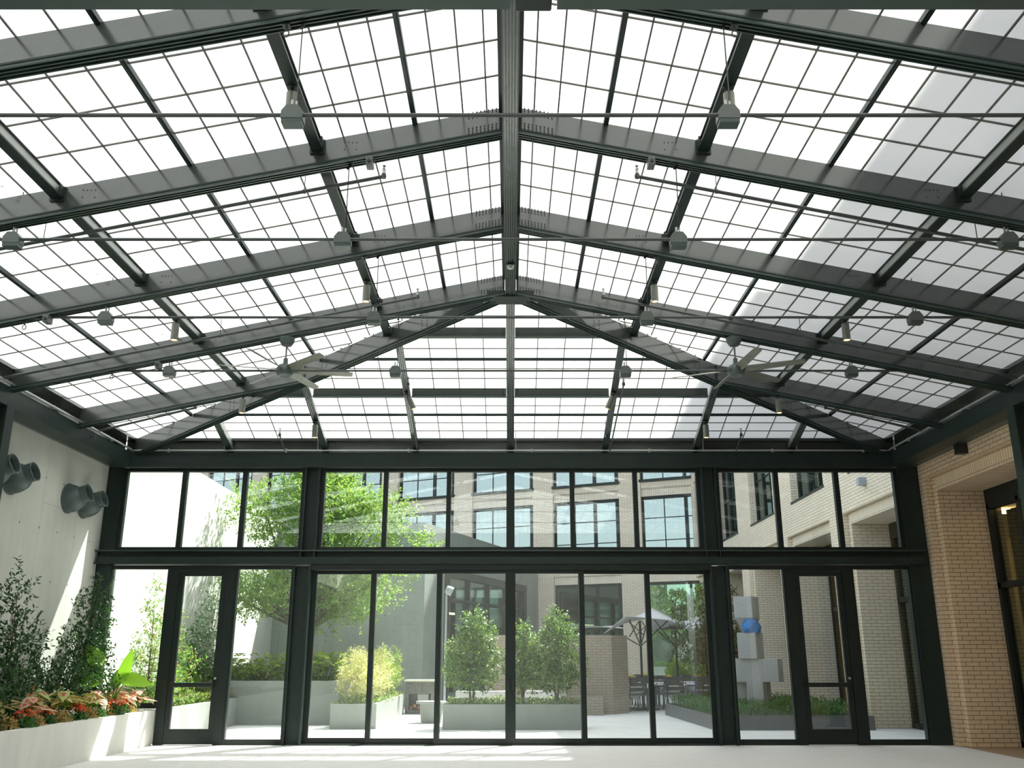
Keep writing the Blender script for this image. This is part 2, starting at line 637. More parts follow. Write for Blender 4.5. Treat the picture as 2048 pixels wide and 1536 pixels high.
LA = (A1 - A0).length
mb = MB()
for s0, s1, z0, z1 in ((0, 1.6, 0, 5.66), (10.2, LA, 0, 5.66), (1.6, 10.2, 4.35, 5.66)):
    mb.hexa(*slant(s0, s1, z0, z1))
struct(mb.build('wall_back', 'back_concrete'), 'slanting concrete wall with a wide dark framed window')
wn_ = shell('window_9', label='wide dark framed window in the slanting concrete wall')
mb = MB()
for s0, s1, z0, z1 in ((1.6, 1.95, 0, 4.35), (9.85, 10.2, 0, 4.35), (1.95, 9.85, 4.1, 4.35), (1.95, 9.85, 0, 0.12),
                       (3.9, 3.98, 0.12, 4.1), (5.9, 5.98, 0.12, 4.1), (7.9, 7.98, 0.12, 4.1), (1.95, 9.85, 3.3, 3.38)):
    mb.hexa(*slant(s0, s1, z0, z1, 0.02 if z1 - z0 > 0.3 and s1 - s0 < 0.2 else -0.04, 0.3))
mb.build('window_frame', 'frame_steel', wn_)
MB().hexa(*slant(1.95, 9.85, 0.12, 4.1, 0.12, 0.14)).build('pane', 'coated_glass', wn_)
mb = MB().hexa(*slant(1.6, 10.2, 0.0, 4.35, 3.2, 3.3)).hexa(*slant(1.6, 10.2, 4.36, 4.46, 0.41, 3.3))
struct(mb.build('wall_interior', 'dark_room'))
o = MB()
o.hexa(*slant(2.2, 6.8, 3.05, 3.12, 1.8, 1.9))
tag(o.build('linear_lamp', 'cove_light'), 'thin warm linear lamp behind the window in slanting concrete wall', 'lamp')

# brick building along the hall and the court
PER, F0 = 4.36, 16.62
XB = 7.65
HB = 17.1
court = lambda y: y > 17.0
for part, y_lo, y_hi, bm_, sm_ in (('wall_right', -6.9, 17.05, 'brick', 'soldier_brick'), ('wall_right', 17.05, 38.6, 'court_brick', 'court_soldier')):
    mb, ms = MB(), MB()

    def cl(a, b):
        a, b = max(a, y_lo), min(b, y_hi)
        return (a, b) if b > a + 1e-4 else None
    for k in range(-6, 6):
        F = F0 + PER * k
        c = cl(F, F + 0.91)
        if c:
            mb.box(XB, 8.9, c[0], c[1], 0, 4.62)
        c = cl(F - 0.15, F + 1.06)
        if c:
            mb.box(XB + 0.13, 8.9, c[0], c[1], 0, 4.60)
        c = cl(F + 1.06, F + PER - 0.15)
        if c:
            ms.box(XB + 0.13, 8.9, c[0], c[1], 4.37, 4.61)
    mb.box(XB, 8.9, y_lo, y_hi, 4.62, 5.46)
    if y_lo < 0:
        mb.box(XB + 0.25, 8.9, y_lo, y_hi, 5.46, HB)
    else:
        edges, wins = [y_lo], []
        for k in range(0, 5):
            c0 = 19.0 + PER * k
            wins.append((c0 - 1.3, c0 + 1.3))
        y = y_lo
        for a, b in wins:
            mb.box(XB, 8.9, y, a, 5.46, HB)
            y = b
        mb.box(XB, 8.9, y, y_hi, 5.46, HB)
        for a, b in wins:
            for r_ in range(3):
                z1 = 5.46 + 3.45 * r_ + 2.75
                ms.box(XB + 0.08, 8.9, a, b, z1, z1 + 0.25)
                mb.box(XB, 8.9, a, b, z1 + 0.25, z1 + 0.70 if r_ < 2 else HB)
    wl = mb.build(part, bm_)
    struct(wl, 'cream brick wall with deep piers')
    ms.build('soldier_course', sm_, wl)
    if y_lo > 0:
        sb = MB()
        for i, (a, b) in enumerate(wins):
            for r_ in range(2):
                z0 = 5.46 + 3.45 * r_
                wd = shell('window_%d' % (20 + i * 2 + r_), (8.0, a, z0))
                f = MB()
                f.box(XB + 0.12, XB + 0.30, a, b, z0, z0 + 0.10)
                f.box(XB - 0.02, XB + 0.12, a - 0.05, b + 0.05, z0 - 0.03, z0 + 0.03)
                f.box(XB + 0.2, XB + 0.3, a, b, z0 + 2.68, z0 + 2.75)
                for yy, ww in ((a, .07), (b - .07, .07), (a + .85, .035), (b - .95, .12)):
                    f.box(XB + 0.2, XB + 0.3, yy, yy + ww, z0, z0 + 2.75)
                f.box(XB + 0.22, XB + 0.28, a, b, z0 + 1.35, z0 + 1.385)
                f.build('window_frame', 'frame_steel', wd)
                MB().box(XB + 0.25, XB + 0.265, a + .05, b - .05, z0 + .05, z0 + 2.7).build('pane', 'coated_glass', wd)
                cu = MB()
                for j in range(12):
                    yy = a + 0.1 + j * (b - a - 0.2) / 12
                    cu.tube([(XB + 0.6 + 0.03 * (j % 2), yy + 0.1, z0 + 0.02), (XB + 0.6 + 0.03 * (j % 2), yy + 0.1, z0 + 2.74)], 0.11, 6)
                cu.build('curtain', 'pale_curtain' if (i + r_) % 2 else 'teal_curtain', wd, smooth=True)

# shop fronts in the brick openings
for k in range(0, 5):
    F = F0 + PER * k
    a, b = F - PER + 1.06, F - 0.15
    wd = shell('window_%d' % (10 + k), (8.7, a, 0))
    f = MB()
    xg = 8.62
    f.box(xg, xg + 0.14, a, b, 4.02, 4.40)
    f.box(xg, xg + 0.14, a, b, 0, 0.10)
    for yy, ww in ((a, .1), (b - .1, .1), (a + 1.0, .08), (b - 1.08, .08)):
        f.box(xg, xg + 0.14, yy, yy + ww, 0, 4.1)
    f.box(xg, xg + 0.12, a, b, 2.62, 2.72)
    f.build('window_frame', 'frame_steel', wd)
    MB().box(xg + 0.06, xg + 0.075, a + 0.05, b - 0.05, 0.05, 4.05).build('pane', 'room_glass' if k == 0 else 'coated_glass', wd)
    cu = MB()
    for j in range(6):
        yy = b - 0.12 - j * 0.085
        cu.tube([(xg + 0.35 + 0.03 * (j % 2), yy, 0.02), (xg + 0.35 + 0.03 * (j % 2), yy, 4.0)], 0.055, 6)
    cu.build('curtain', 'dark_curtain' if k == 0 else 'teal_curtain', wd, smooth=True)
struct(MB().box(13.0, 13.2, -6.9, 38.6, 0, 4.5).build('wall_interior', 'warm_plaster'))
struct(MB().box(8.9, 13.2, -6.9, 38.6, 4.44, 4.6).build('ceiling', 'warm_plaster'))
struct(MB().box(8.9, 13.0, 17.0, 38.6, -0.2, 0.0).build('floor', 'tan_tile'))
for yc, n_ in ((15.0, 0), (13.3, 1), (19.0, 2), (23.5, 3)):
    m_ = MB().box(9.6, 12.2, yc - 0.05, yc + 0.05, 4.33, 4.42)
    tag(m_.build('linear_lamp', 'cove_light'),
        ['warm linear ceiling lamp behind the hall opening nearest the glass wall', 'warm linear ceiling lamp further inside behind the hall opening',
         'warm linear ceiling lamp behind the first court opening past the glass wall', 'warm linear ceiling lamp behind the second court opening'][n_], 'lamp', 'linear lamps inside the brick building')
tag(MB().box(XB - 0.16, XB, 14.9, 15.06, 4.72, 4.9).build('wall_light', 'black_plastic', bevel=0.008), 'small black cube lamp on the brick wall under the roof beam', 'lamp')  # black security camera box, gives off no light
tag(MB().box(XB - 0.16, XB, 19.35, 19.52, 5.0, 5.17).build('wall_light', 'lamp_grey', bevel=0.008), 'small grey cube lamp on the courtyard brick wall seen through upper glass', 'lamp')
dp = MB().box(XB - 0.16, XB, 33.2, 33.45, 0.0, 16.0)
tag(dp.build('downpipe', 'frame_steel'), 'dark square downpipe on the brick wall near the inner corner of court', 'pipe')

# ------------------------------------------------------------------ roof skin
SHEET_T = 0.004


def clip_poly(poly, a, b, c):
    """keep a*x + b*y + c >= 0"""
    out = []
    for i in range(len(poly)):
        p, q = poly[i], poly[(i + 1) % len(poly)]
        fp, fq = a * p[0] + b * p[1] + c, a * q[0] + b * q[1] + c
        if fp >= 0:
            out.append(p)
        if (fp >= 0) != (fq >= 0):
            t = fp / (fp - fq)
            out.append((p[0] + (q[0] - p[0]) * t, p[1] + (q[1] - p[1]) * t))
    return out


def clip_seg(p, q, a, b, c):
    fp, fq = a * p[0] + b * p[1] + c, a * q[0] + b * q[1] + c
    if fp < 0 and fq < 0:
        return None
    if fp >= 0 and fq >= 0:
        return p, q
    t = fp / (fp - fq)
    m_ = (p[0] + (q[0] - p[0]) * t, p[1] + (q[1] - p[1]) * t)
    return (p, m_) if fp >= 0 else (m_, q)


def panel(parent, rect, nx, ny, zf, cut):
    x0, x1, y0, y1 = rect
    poly = [(x0, y0), (x1, y0), (x1, y1), (x0, y1)]
    if cut:
        poly = clip_poly(poly, *cut)
    if len(poly) < 3:
        return
    area = 0.5 * abs(sum(poly[i][0] * poly[(i + 1) % len(poly)][1] - poly[(i + 1) % len(poly)][0] * poly[i][1] for i in range(len(poly))))
    if area < 0.01:
        return
    b = MB()
    b.add([(x, y, zf(x, y)) for x, y in poly], [tuple(range(len(poly)))], 0)
    segs = [((x0 + (x1 - x0) * i / nx, y0), (x0 + (x1 - x0) * i / nx, y1)) for i in range(1, nx)]
    segs += [((x0, y0 + (y1 - y0) * j / ny), (x1, y0 + (y1 - y0) * j / ny)) for j in range(1, ny)]
    for p, q in segs:
        s = clip_seg(p, q, *cut) if cut else (p, q)
        if s:
            b.vbar((*s[0], zf(*s[0])), (*s[1], zf(*s[1])), 0.015, 0.004, 0.018, mi=1)
    b.build('roof_panel', ['roof_sheet', 'grid_bar'], parent)


YB = [-6.8, -4.6, -2.5, -0.4, 1.74, 3.88] + FR + [YE]
for sg in (-1, 1):
    c_ = shell('ceiling', label='translucent gridded roof slope on the ' + SIDE[sg])
    k_ = XE / (YE - YA)
    for i in range(6):
        for j in range(len(YB) - 1):
            x0, x1 = sorted((sg * XS[i], sg * XS[i + 1]))
            cut = (sg * 1.0, -k_, k_ * YA) if YB[j + 1] > YA + 0.01 else None
            panel(c_, (x0, x1, YB[j], YB[j + 1]), 4, 4, lambda x, y: zr(x), cut)
c_ = shell('ceiling', label='translucent gridded hip slope above the glass wall')
HX = [0, 1.78, 3.5, 5.3, 7.1]
HY = [YE, 16.05, 15.25, 14.45, 13.65, 12.85, 12.44]
for sg in (-1, 1):
    for i in range(4):
        for j in range(6):
            x0, x1 = sorted((sg * HX[i], sg * HX[i + 1]))
            cut = (-sg * 1.0, XE / (YE - YA), -XE / (YE - YA) * YA)
            panel(c_, (x0, x1, HY[j + 1], HY[j]), 4, 3 if j < 5 else 1, lambda x, y: zh(y), cut)

# ------------------------------------------------------------------ rafters, ridge, purlins
TIER = {6.02: 'fifth', 8.16: 'fourth', 10.30: 'third', 12.44: 'second', 14.58: 'first'}


def bolt_cluster(b, x, y, z, nx, nz, sx, sz, r=0.007, slope=0.0):
    for i in range(nx):
        for j in range(nz):
            px = x + i * sx
            b.box(px - r, px + r, y - 0.008, y, z + slope * i * sx + j * sz - r, z + slope * i * sx + j * sz + r)


for y in FR:
    for sg in (-1, 1):
        x0 = sg * (0.085 if y < 14 else hip_x(y) + 0.02)
        x1 = sg * 7.12
        t = thing('roof_rafter', 'dark steel rafter on the %s, %s in from the glass wall' % (SIDE[sg], TIER[y]), 'beam', (x1, y, zr(7.12) - 0.33), 'steel rafters of the glazed roof')
        p0, p1 = (x0, y, zr(x0)), (x1, y, zr(x1))
        MB().vbar(p0, p1, 0.15, 0.316, 0.334).build('bottom_flange', 'steel', t)
        b = MB()
        for off in (-0.062, -0.02, 0.02, 0.062):
            b.vbar(p0, p1, 0.013, 0.334, 0.362, off)
        b.build('curtain_rail', 'rail_steel', t)
        b = MB().vbar(p0, p1, 0.022, 0.035, 0.32)
        n_web = len(b.m)
        yb = y - 0.011
        if y < 14:
            for zt in (0.09, 0.265):
                xx = x0 if sg > 0 else x0 - 0.36
                bolt_cluster(b, xx + 0.02, yb, zr(x0) - zt - (0 if sg > 0 else SL * 0.36) - (SL * .02 if sg > 0 else -SL * .02), 9, 3, 0.04, 0.028, slope=-sg * SL)
        for xm in (1.62, 4.2):
            if xm > abs(x0):
                for dx, dz in ((-.06, -.12), (-.02, -.12), (.02, -.12), (.06, -.12), (-.06, -.2), (.06, -.2)):
                    b.box(sg * xm + dx - .005, sg * xm + dx + .005, yb - .006, yb, zr(xm) + dz - .005, zr(xm) + dz + .005)
        b.m[n_web:] = [1] * (len(b.m) - n_web)
        b.build('web', ['web_steel', 'black_plastic'], t)

t = thing('ridge_beam', 'grooved dark steel ridge beam along the roof peak', 'beam', (0, 3.88, ZR - 0.36))
MB().box(-0.078, 0.078, 3.88, YA + 0.07, ZR - 0.375, ZR - 0.03).build('body', 'web_steel', t)
b = MB()
for xx in (-0.07, -0.042, -0.014, 0.014, 0.042, 0.07):
    b.box(xx - 0.008, xx + 0.008, 3.88, YA + 0.07, ZR - 0.39, ZR - 0.375)
b.build('rib', 'rail_steel', t)
b = MB()
for sg in (-1, 1):
    b.box(sg * 0.098 - 0.02, sg * 0.098 + 0.02, 3.88, YA - 0.1, ZR - 0.16, ZR - 0.04)
b.build('side_gutter', 'steel', t)

BAYS = [(3.90, 6.0), (6.04, 8.14), (8.18, 10.28), (10.32, 12.42), (12.46, 14.56), (14.60, 16.8)]
BAYN = ['sixth', 'fifth', 'fourth', 'third', 'second', 'first']
for sg in (-1, 1):
    for xp, nm in ((1.95, 'upper'), (4.5, 'lower')):
        for i, (a, b_) in enumerate(BAYS):
            e = min(b_, hip_y(xp) - 0.03)
            if e - a < 0.1:
                continue
            t = thing('roof_purlin', 'dark steel purlin, %s line on the %s, %s bay from the glass wall' % (nm, SIDE[sg], BAYN[i]), 'beam', (sg * xp, a, zr(xp) - 0.16), 'deep purlins between the rafters')
            p0, p1 = (sg * xp, a, zr(xp)), (sg * xp, e, zr(xp))
            MB().vbar(p0, p1, 0.03, 0.02, 0.145).build('web', 'pale_web', t)
            MB().vbar(p0, p1, 0.115, 0.145, 0.162).build('bottom_flange', 'steel', t)
            MB().vbar(p0, p1, 0.07, 0.01, 0.022).build('top_flange', 'steel', t)
            for yy, dy in ((a, 0.012), (e, -0.012)):
                b = MB()
                b.box(sg * xp - 0.075, sg * xp + 0.075, *sorted((yy, yy + dy)), zr(xp) - 0.19, zr(xp) - 0.03)
                b.box(sg * (xp - 0.055) - 0.008, sg * (xp - 0.055) + 0.008, *sorted((yy, yy + 8 * dy)), zr(xp) - 0.15, zr(xp) - 0.04)
                b.build('end_clip', 'steel', t)
    for xm, nm in ((0.975, 'nearest the ridge'), (3.225, 'between the two purlin lines'), (5.8, 'nearest the eave')):
        b = MB()
        b.vbar((sg * xm, 3.9, zr(xm)), (sg * xm, hip_y(xm) - 0.03, zr(xm)), 0.05, 0.0, 0.05)
        b.vbar((sg * xm, 3.9, zr(xm)), (sg * xm, hip_y(xm) - 0.03, zr(xm)), 0.022, 0.05, 0.062)
        tag(b.build('glazing_bar', 'steel'), 'thin dark glazing bar on the %s, %s' % (SIDE[sg], nm), 'bar', 'glazing bars under the roof panels')

# hip end
PLUG = Vector((0, YA + 0.10, zh(YA + 0.10)))
for sg in (-1, 1):
    t = thing('hip_rafter', 'dark bolted steel hip rafter running down to the %s corner' % ('concrete' if sg < 0 else 'brick'), 'beam', (sg * 7.1, YE, ZE - 0.33))
    p0, p1 = (sg * 0.10, YA + 0.10, ZR - 0.03), (sg * 7.1, YE, ZE)
    MB().vbar(p0, p1, 0.17, 0.336, 0.354).build('bottom_flange', 'steel', t)
    b = MB()
    for off in (-0.065, -0.02, 0.02, 0.065):
        b.vbar(p0, p1, 0.014, 0.354, 0.376, off)
    b.build('curtain_rail', 'rail_steel', t)
    b = MB().vbar(p0, p1, 0.022, 0.02, 0.34)
    n_web = len(b.m)
    q0, q1 = Vector(p0), Vector(p1)
    dd = (q1 - q0)
    side = Vector((dd.y, -dd.x, 0)).normalized()
    if side.y > 0:
        side = -side
    ln = dd.length
    for i in range(60):
        q = q0 + dd * ((i + 0.5) / 60) + side * 0.013 - Vector((0, 0, 0.305))
        b.box(q.x - .006, q.x + .006, q.y - .006, q.y + .006, q.z - .006, q.z + .006)
    for fr_ in (0.17, 0.42, 0.68):
        for i in range(6):
            for j in (0, 1):
                q = q0 + dd * (fr_ + j * 0.012) + side * 0.013 - Vector((0, 0, 0.06 + i * 0.042))
                b.box(q.x - .006, q.x + .006, q.y - .006, q.y + .006, q.z - .006, q.z + .006)
    b.m[n_web:] = [1] * (len(b.m) - n_web)
    b.build('web', ['web_steel', 'black_plastic'], t)
    g = MB()
    a_ = q0 + dd * 0.045 + side * 0.012
    c2 = q0 + dd * 0.13 + side * 0.012
    g.prism([a_ - Vector((0, 0, .03)), c2 - Vector((0, 0, .20)), c2 + dd * .03 - Vector((0, 0, .33)), a_ - Vector((0, 0, .33))], side * 0.012)
    g.build('gusset_plate', 'steel', t)
b = MB()
zb = ZR - 0.41
b.prism([(-0.34, YA - 0.06, zb), (0.34, YA - 0.06, zb), (0.27, YA + 0.2, zb - 0.02), (-0.27, YA + 0.2, zb - 0.02)], (0, 0, 0.02))
b.prism([(-0.34, YA - 0.05, zb), (-0.34, YA - 0.05, zb + 0.10), (0.34, YA - 0.05, zb + 0.10), (0.34, YA - 0.05, zb)], (0, 0.015, 0))
tag(b.build('connection_plate', 'steel'), 'folded steel plate joining ridge and hip rafters at the roof peak', 'plate')


def hip_bar(xa, ya, xb, yb, w, d, mats=('web_steel', 'rail_steel'), parent=None):
    p0, p1 = (xa, ya, zh(ya)), (xb, yb, zh(yb))
    MB().vbar(p0, p1, 0.03, 0.02, d - 0.015).build('web', 'pale_web', parent)
    MB().vbar(p0, p1, w, d - 0.015, d).build('bottom_flange', mats[0], parent)
    b = MB()
    for off in (-w * 0.42, -w * 0.14, w * 0.14, w * 0.42):
        b.vbar(p0, p1, w * 0.11, d, d + 0.014, off)
    b.build('rib', mats[1], parent)


t = thing('hip_jack_rafter', 'pale green steel rafter down the middle of the hip slope', 'beam', (0, YE, ZE - 0.3), 'rafters of the hip slope')
hip_bar(0, YA + 0.3, 0, YE + 0.1, 0.135, 0.24, parent=t)
for sg in (-1, 1):
    for i, xj in enumerate((1.78, 3.5, 5.3)):
        t = thing('hip_jack_rafter', 'steel jack rafter on hip slope, %s from its middle towards the %s wall' % (ORD[i], 'concrete' if sg < 0 else 'brick'), 'beam', (sg * xj, YE, ZE - 0.3), 'rafters of the hip slope')
        hip_bar(sg * xj, hip_y(xj) + 0.10, sg * xj, YE + 0.1, 0.12, 0.24, parent=t)
for yy, segs, nm in ((15.25, ((0, 1.78), (1.78, 3.5), (3.5, 4.4)), 'lower'), (13.65, ((0, 1.78),), 'upper')):
    for sg in (-1, 1):
        for i, (a, b_) in enumerate(segs):
            t = thing('hip_purlin', '%s hip purlin, %s length from the middle towards the %s wall' % (nm, ORD[i], 'concrete' if sg < 0 else 'brick'), 'beam', (sg * (a + b_) / 2, yy, zh(yy) - 0.2), 'purlins of the hip slope')
            xa, xb = sg * (a + 0.072), sg * (b_ - 0.065)
            MB().vbar((xa, yy, zh(yy)), (xb, yy, zh(yy)), 0.11, 0.165, 0.18).build('bottom_flange', 'rail_steel', t)
            bb = MB().vbar((xa, yy, zh(yy)), (xb, yy, zh(yy)), 0.02, 0.02, 0.17)
            for j in range(4):
                for xx in (xa + sg * 0.05, xb - sg * 0.05):
                    bb.box(xx - .006, xx + .006, yy - .018, yy - .01, zh(yy) - .05 - j * .032, zh(yy) - .038 - j * .032)
            bb.m[6:] = [1] * (len(bb.m) - 6)
            bb.build('web', ['web_steel', 'black_plastic'], t)
for i, yy in enumerate((16.05, 14.45, 12.85)):
    xx = hip_x(yy) - 0.1
    b = MB().vbar((-xx, yy, zh(yy)), (xx, yy, zh(yy)), 0.05, 0.0, 0.04)
    tag(b.build('glazing_bar', 'steel'), 'level dark glazing bar across the hip slope, %s up from the glass wall' % ORD[i], 'bar', 'glazing bars under the roof panels')

# ------------------------------------------------------------------ eave beams
ZB0, ZB1 = 4.87, 5.13
for sg in (-1, 1):
    nm = 'concrete' if sg < 0 else 'brick'
    t = thing('eave_beam', 'long dark steel eave beam above the %s wall' % nm, 'beam', (sg * 7.3, 3.9, ZB0), 'eave beams under the roof edge')
    x_ = lambda v: sg * v
    b = MB()

    def bx(bm, xa, xb, ya, yb, za, zb_):
        bm.box(*sorted((sg * xa, sg * xb)), ya, yb, za, zb_)
    bx(b, 7.10, 7.14, 3.9, 16.72, ZB0, ZB1)
    bx(b, 7.08, 7.40, 3.9, 16.72, ZB0 - 0.02, ZB0)
    b.build('fascia', 'steel', t)
    b = MB()
    bx(b, 7.30, 7.34, 3.9, 16.9, ZB1 - 0.02, ZE + 0.02)
    bx(b, 7.08, 7.34, 3.9, 16.9, ZE - 0.05, ZE - 0.0)
    bx(b, 7.12, 7.34, 3.9, 16.72, ZB1 - 0.02, ZB1)
    b.build('upper_web', 'web_steel', t)
    b = MB()
    bx(b, 7.40, 7.64, 3.9, 16.9, ZB0 + 0.02, ZB0 + 0.14)
    bx(b, 7.34, 7.64, 3.9, 17.0, ZE - 0.06, ZE + 0.02)
    b.build('soffit_plate', 'rail_steel', t)
t = thing('eave_beam', 'dark steel eave beam across the top of the glass wall', 'beam', (0, 17.0, ZB0), 'eave beams under the roof edge')
MB().box(-7.14, 7.14, 16.72, 16.76, ZB0, ZB1).box(-7.14, 7.14, 16.70, 16.93, ZB0 - 0.02, ZB0).build('fascia', 'steel', t)
b = MB().box(-7.3, 7.3, 16.95, 17.0, ZB1 - 0.02, ZE + 0.02).box(-7.3, 7.3, 16.83, 17.0, ZE - 0.05, ZE).box(-7.3, 7.3, 16.76, 16.95, ZB1 - 0.02, ZB1)
b.build('upper_web', 'web_steel', t)
MB().box(-7.3, 7.3, 16.76, 16.94, ZB0 + 0.02, ZB0 + 0.05).build('soffit_plate', 'steel', t)

# header beam above the viewer
t = thing('header_beam', 'dark flat-bottomed header beam overhead, length towards the concrete wall', 'beam', (-3.7, 4.0, 4.86), 'header beams overhead')
MB().box(-7.4, 0.0, 3.72, 4.2, 4.86, 5.3).build('body', 'rail_steel', t)
t = thing('header_beam', 'dark flat-bottomed header beam overhead, length towards the brick wall', 'beam', (3.7, 4.0, 4.86), 'header beams overhead')
MB().box(0.255, 7.4, 3.72, 4.2, 4.86, 5.3).build('body', 'rail_steel', t)
tag(MB().box(0.025, 0.225, 3.7, 4.2, 4.845, 5.25).build('junction_block', 'steel', bevel=0.01), 'short dark block between the two header beams overhead', 'block')

# steel posts under the eaves
for sg in (-1, 1):
    t = thing('steel_post', 'dark steel post against the %s wall, near the roof edge' % ('concrete' if sg < 0 else 'brick'), 'post', (sg * 7.2, 12.44, 0))
    b = MB()
    b.box(*sorted((sg * 7.06, sg * 7.085)), 12.34, 12.54, 0, ZB0 - 0.02)
    b.box(*sorted((sg * 7.3, sg * 7.325)), 12.34, 12.54, 0, ZB0 - 0.02)
    b.box(*sorted((sg * 7.085, sg * 7.3)), 12.43, 12.45, 0, ZB0 - 0.02)
    b.build('shaft', 'steel', t)
    MB().box(*sorted((sg * 7.0, sg * 7.38)), 12.28, 12.60, 0, 0.02).build('base_plate', 'steel', t)

# ------------------------------------------------------------------ glass wall
YW = 16.9
GT0, GT1 = 3.39, 4.79          # upper glass
GL1 = 2.98                     # lower glass head


def h_post(name, label, xc, wd, z0, z1, d=0.22):
    t = thing(name, label, 'post', (xc, YW, z0), 'steel posts of the glass wall')
    b = MB()
    for s in (-1, 1):
        b.box(xc + s * wd / 2 - 0.014, xc + s * wd / 2 + 0.014, YW - d / 2 - 0.05, YW + d / 2, z0, z1)
    b.build('flange', 'steel', t)
    MB().box(xc - wd / 2 + 0.014, xc + wd / 2 - 0.014, YW - 0.02, YW + 0.02, z0, z1).build('web', 'steel', t)
    return t


def glazed(name, x0, x1, z0, z1, bars, fw=0.06, y=YW, d=0.1, label=None, sill=None):
    """frame with upright bars (x, width) and one pane per field"""
    t = shell(name, (x0, y, z0), label)
    sill = fw if sill is None else sill
    b = MB()
    b.box(x0, x0 + fw, y - d / 2, y + d / 2, z0, z1)
    b.box(x1 - fw, x1, y - d / 2, y + d / 2, z0, z1)
    b.box(x0 + fw, x1 - fw, y - d / 2, y + d / 2, z1 - fw, z1)
    b.box(x0 + fw, x1 - fw, y - d / 2, y + d / 2, z0, z0 + sill)
    ed = [x0 + fw]
    for xb, wb in bars:
        b.box(xb - wb / 2, xb + wb / 2, y - d / 2, y + d / 2, z0 + sill, z1 - fw)
        ed += [xb - wb / 2, xb + wb / 2]
    ed.append(x1 - fw)
    b.build('window_frame', 'frame_steel', t)
    for i in range(0, len(ed), 2):
        MB().box(ed[i] - 0.01, ed[i + 1] + 0.01, y - 0.006, y + 0.006, z0 + sill - 0.01, z1 - fw + 0.01).build('pane', 'glass', t)
    return t


glazed('window_1', -7.24, -3.83, GT0 - 0.07, GT1 + 0.07, [(-6.10, 0.09), (-4.97, 0.09)], fw=0.07, label='upper glazing next to the concrete wall')
glazed('window_2', -3.54, 3.54, GT0 - 0.07, GT1 + 0.07, [(-2.33, .085), (-1.15, .085), (0, .15), (1.15, .085), (2.33, .085)], fw=0.07, label='upper glazing in the middle')
glazed('window_3', 3.83, 7.24, GT0 - 0.07, GT1 + 0.07, [(4.97, 0.09), (6.10, 0.09)], fw=0.07, label='upper glazing next to the brick wall')
for sg in (-1, 1):
    nm = 'concrete' if sg < 0 else 'brick'
    h_post('steel_post', 'dark upper steel post in the glass wall, nearer the %s wall' % nm, sg * 3.685, 0.25, 3.33, ZB0 - 0.02)
    h_post('steel_post', 'dark lower steel post beside the sliding panes, nearer the %s wall' % nm, sg * 3.77, 0.28, 0.0, 3.05)
    # corner posts
    t = thing('corner_post', 'wide dark corner post where the glass wall meets the %s wall' % nm, 'post', (sg * 7.4, YW, 0), 'corner posts')
    b = MB()
    b.box(*sorted((sg * 7.255, sg * (7.54 if sg < 0 else 7.645))), 16.86, 17.05, 3.33, ZB0 + 0.10)
    b.box(*sorted((sg * 7.30, sg * (7.54 if sg < 0 else 7.64))), 16.84, 17.05, 0.0 if sg > 0 else 0.5, 3.33)
    b.build('shaft', 'steel', t)
    b = MB()
    b.box(*sorted((sg * 7.24, sg * 7.27)), 16.83, 17.05, 3.33, ZB0 - 0.02)
    b.box(*sorted((sg * 7.26, sg * 7.30)), 16.82, 17.05, 0.0 if sg > 0 else 0.5, 3.05)
    b.build('flange', 'steel', t)
t = thing('transom_beam', 'dark steel beam across the glass wall above the doors', 'beam', (0, YW, 3.05))
MB().box(-7.55, 7.55, YW - 0.20, YW + 0.14, 3.30, 3.322).build('top_flange', 'rail_steel', t)
MB().box(-7.55, 7.55, YW - 0.05, YW + 0.05, 3.10, 3.30).build('web', 'steel', t)
MB().box(-7.55, 7.55, YW - 0.18, YW + 0.14, 3.075, 3.10).box(-7.5, 7.5, YW - 0.17, YW - 0.14, 3.10, 3.20).build('bottom_flange', 'steel', t)
b = MB()
for sg in (-1, 1):
    for dx in (-0.125, 0.125):
        b.box(sg * 3.685 + dx - 0.012, sg * 3.685 + dx + 0.012, YW - 0.19, YW - 0.05, 3.2, 3.30)
b.build('stiffener', 'steel', t)
tag(MB().box(-3.62, 3.62, YW - 0.15, YW + 0.12, 2.97, 3.07).build('door_track', 'frame_steel'), 'dark head track above the six sliding glass panes', 'track')
tag(MB().box(-3.62, 3.62, YW - 0.15, YW + 0.12, 0.0, 0.02).build('door_track', 'frame_steel'), 'dark floor track under the six sliding glass panes', 'track')


def sidelight(n, x0, x1, label, z0=0.0):
    return glazed('window_%d' % n, x0, x1, z0, 3.06, [], fw=0.07, label=label, sill=0.09)


sidelight(4, -7.32, -6.16, 'narrow fixed pane beside the concrete wall', 0.60)
sidelight(5, -5.02, -3.91, 'fixed pane between the hinged door and the lower post')
sidelight(6, 3.91, 5.02, 'fixed pane between the lower post and the hinged door on brick side')
sidelight(7, 6.16, 7.30, 'narrow fixed pane beside the brick wall')


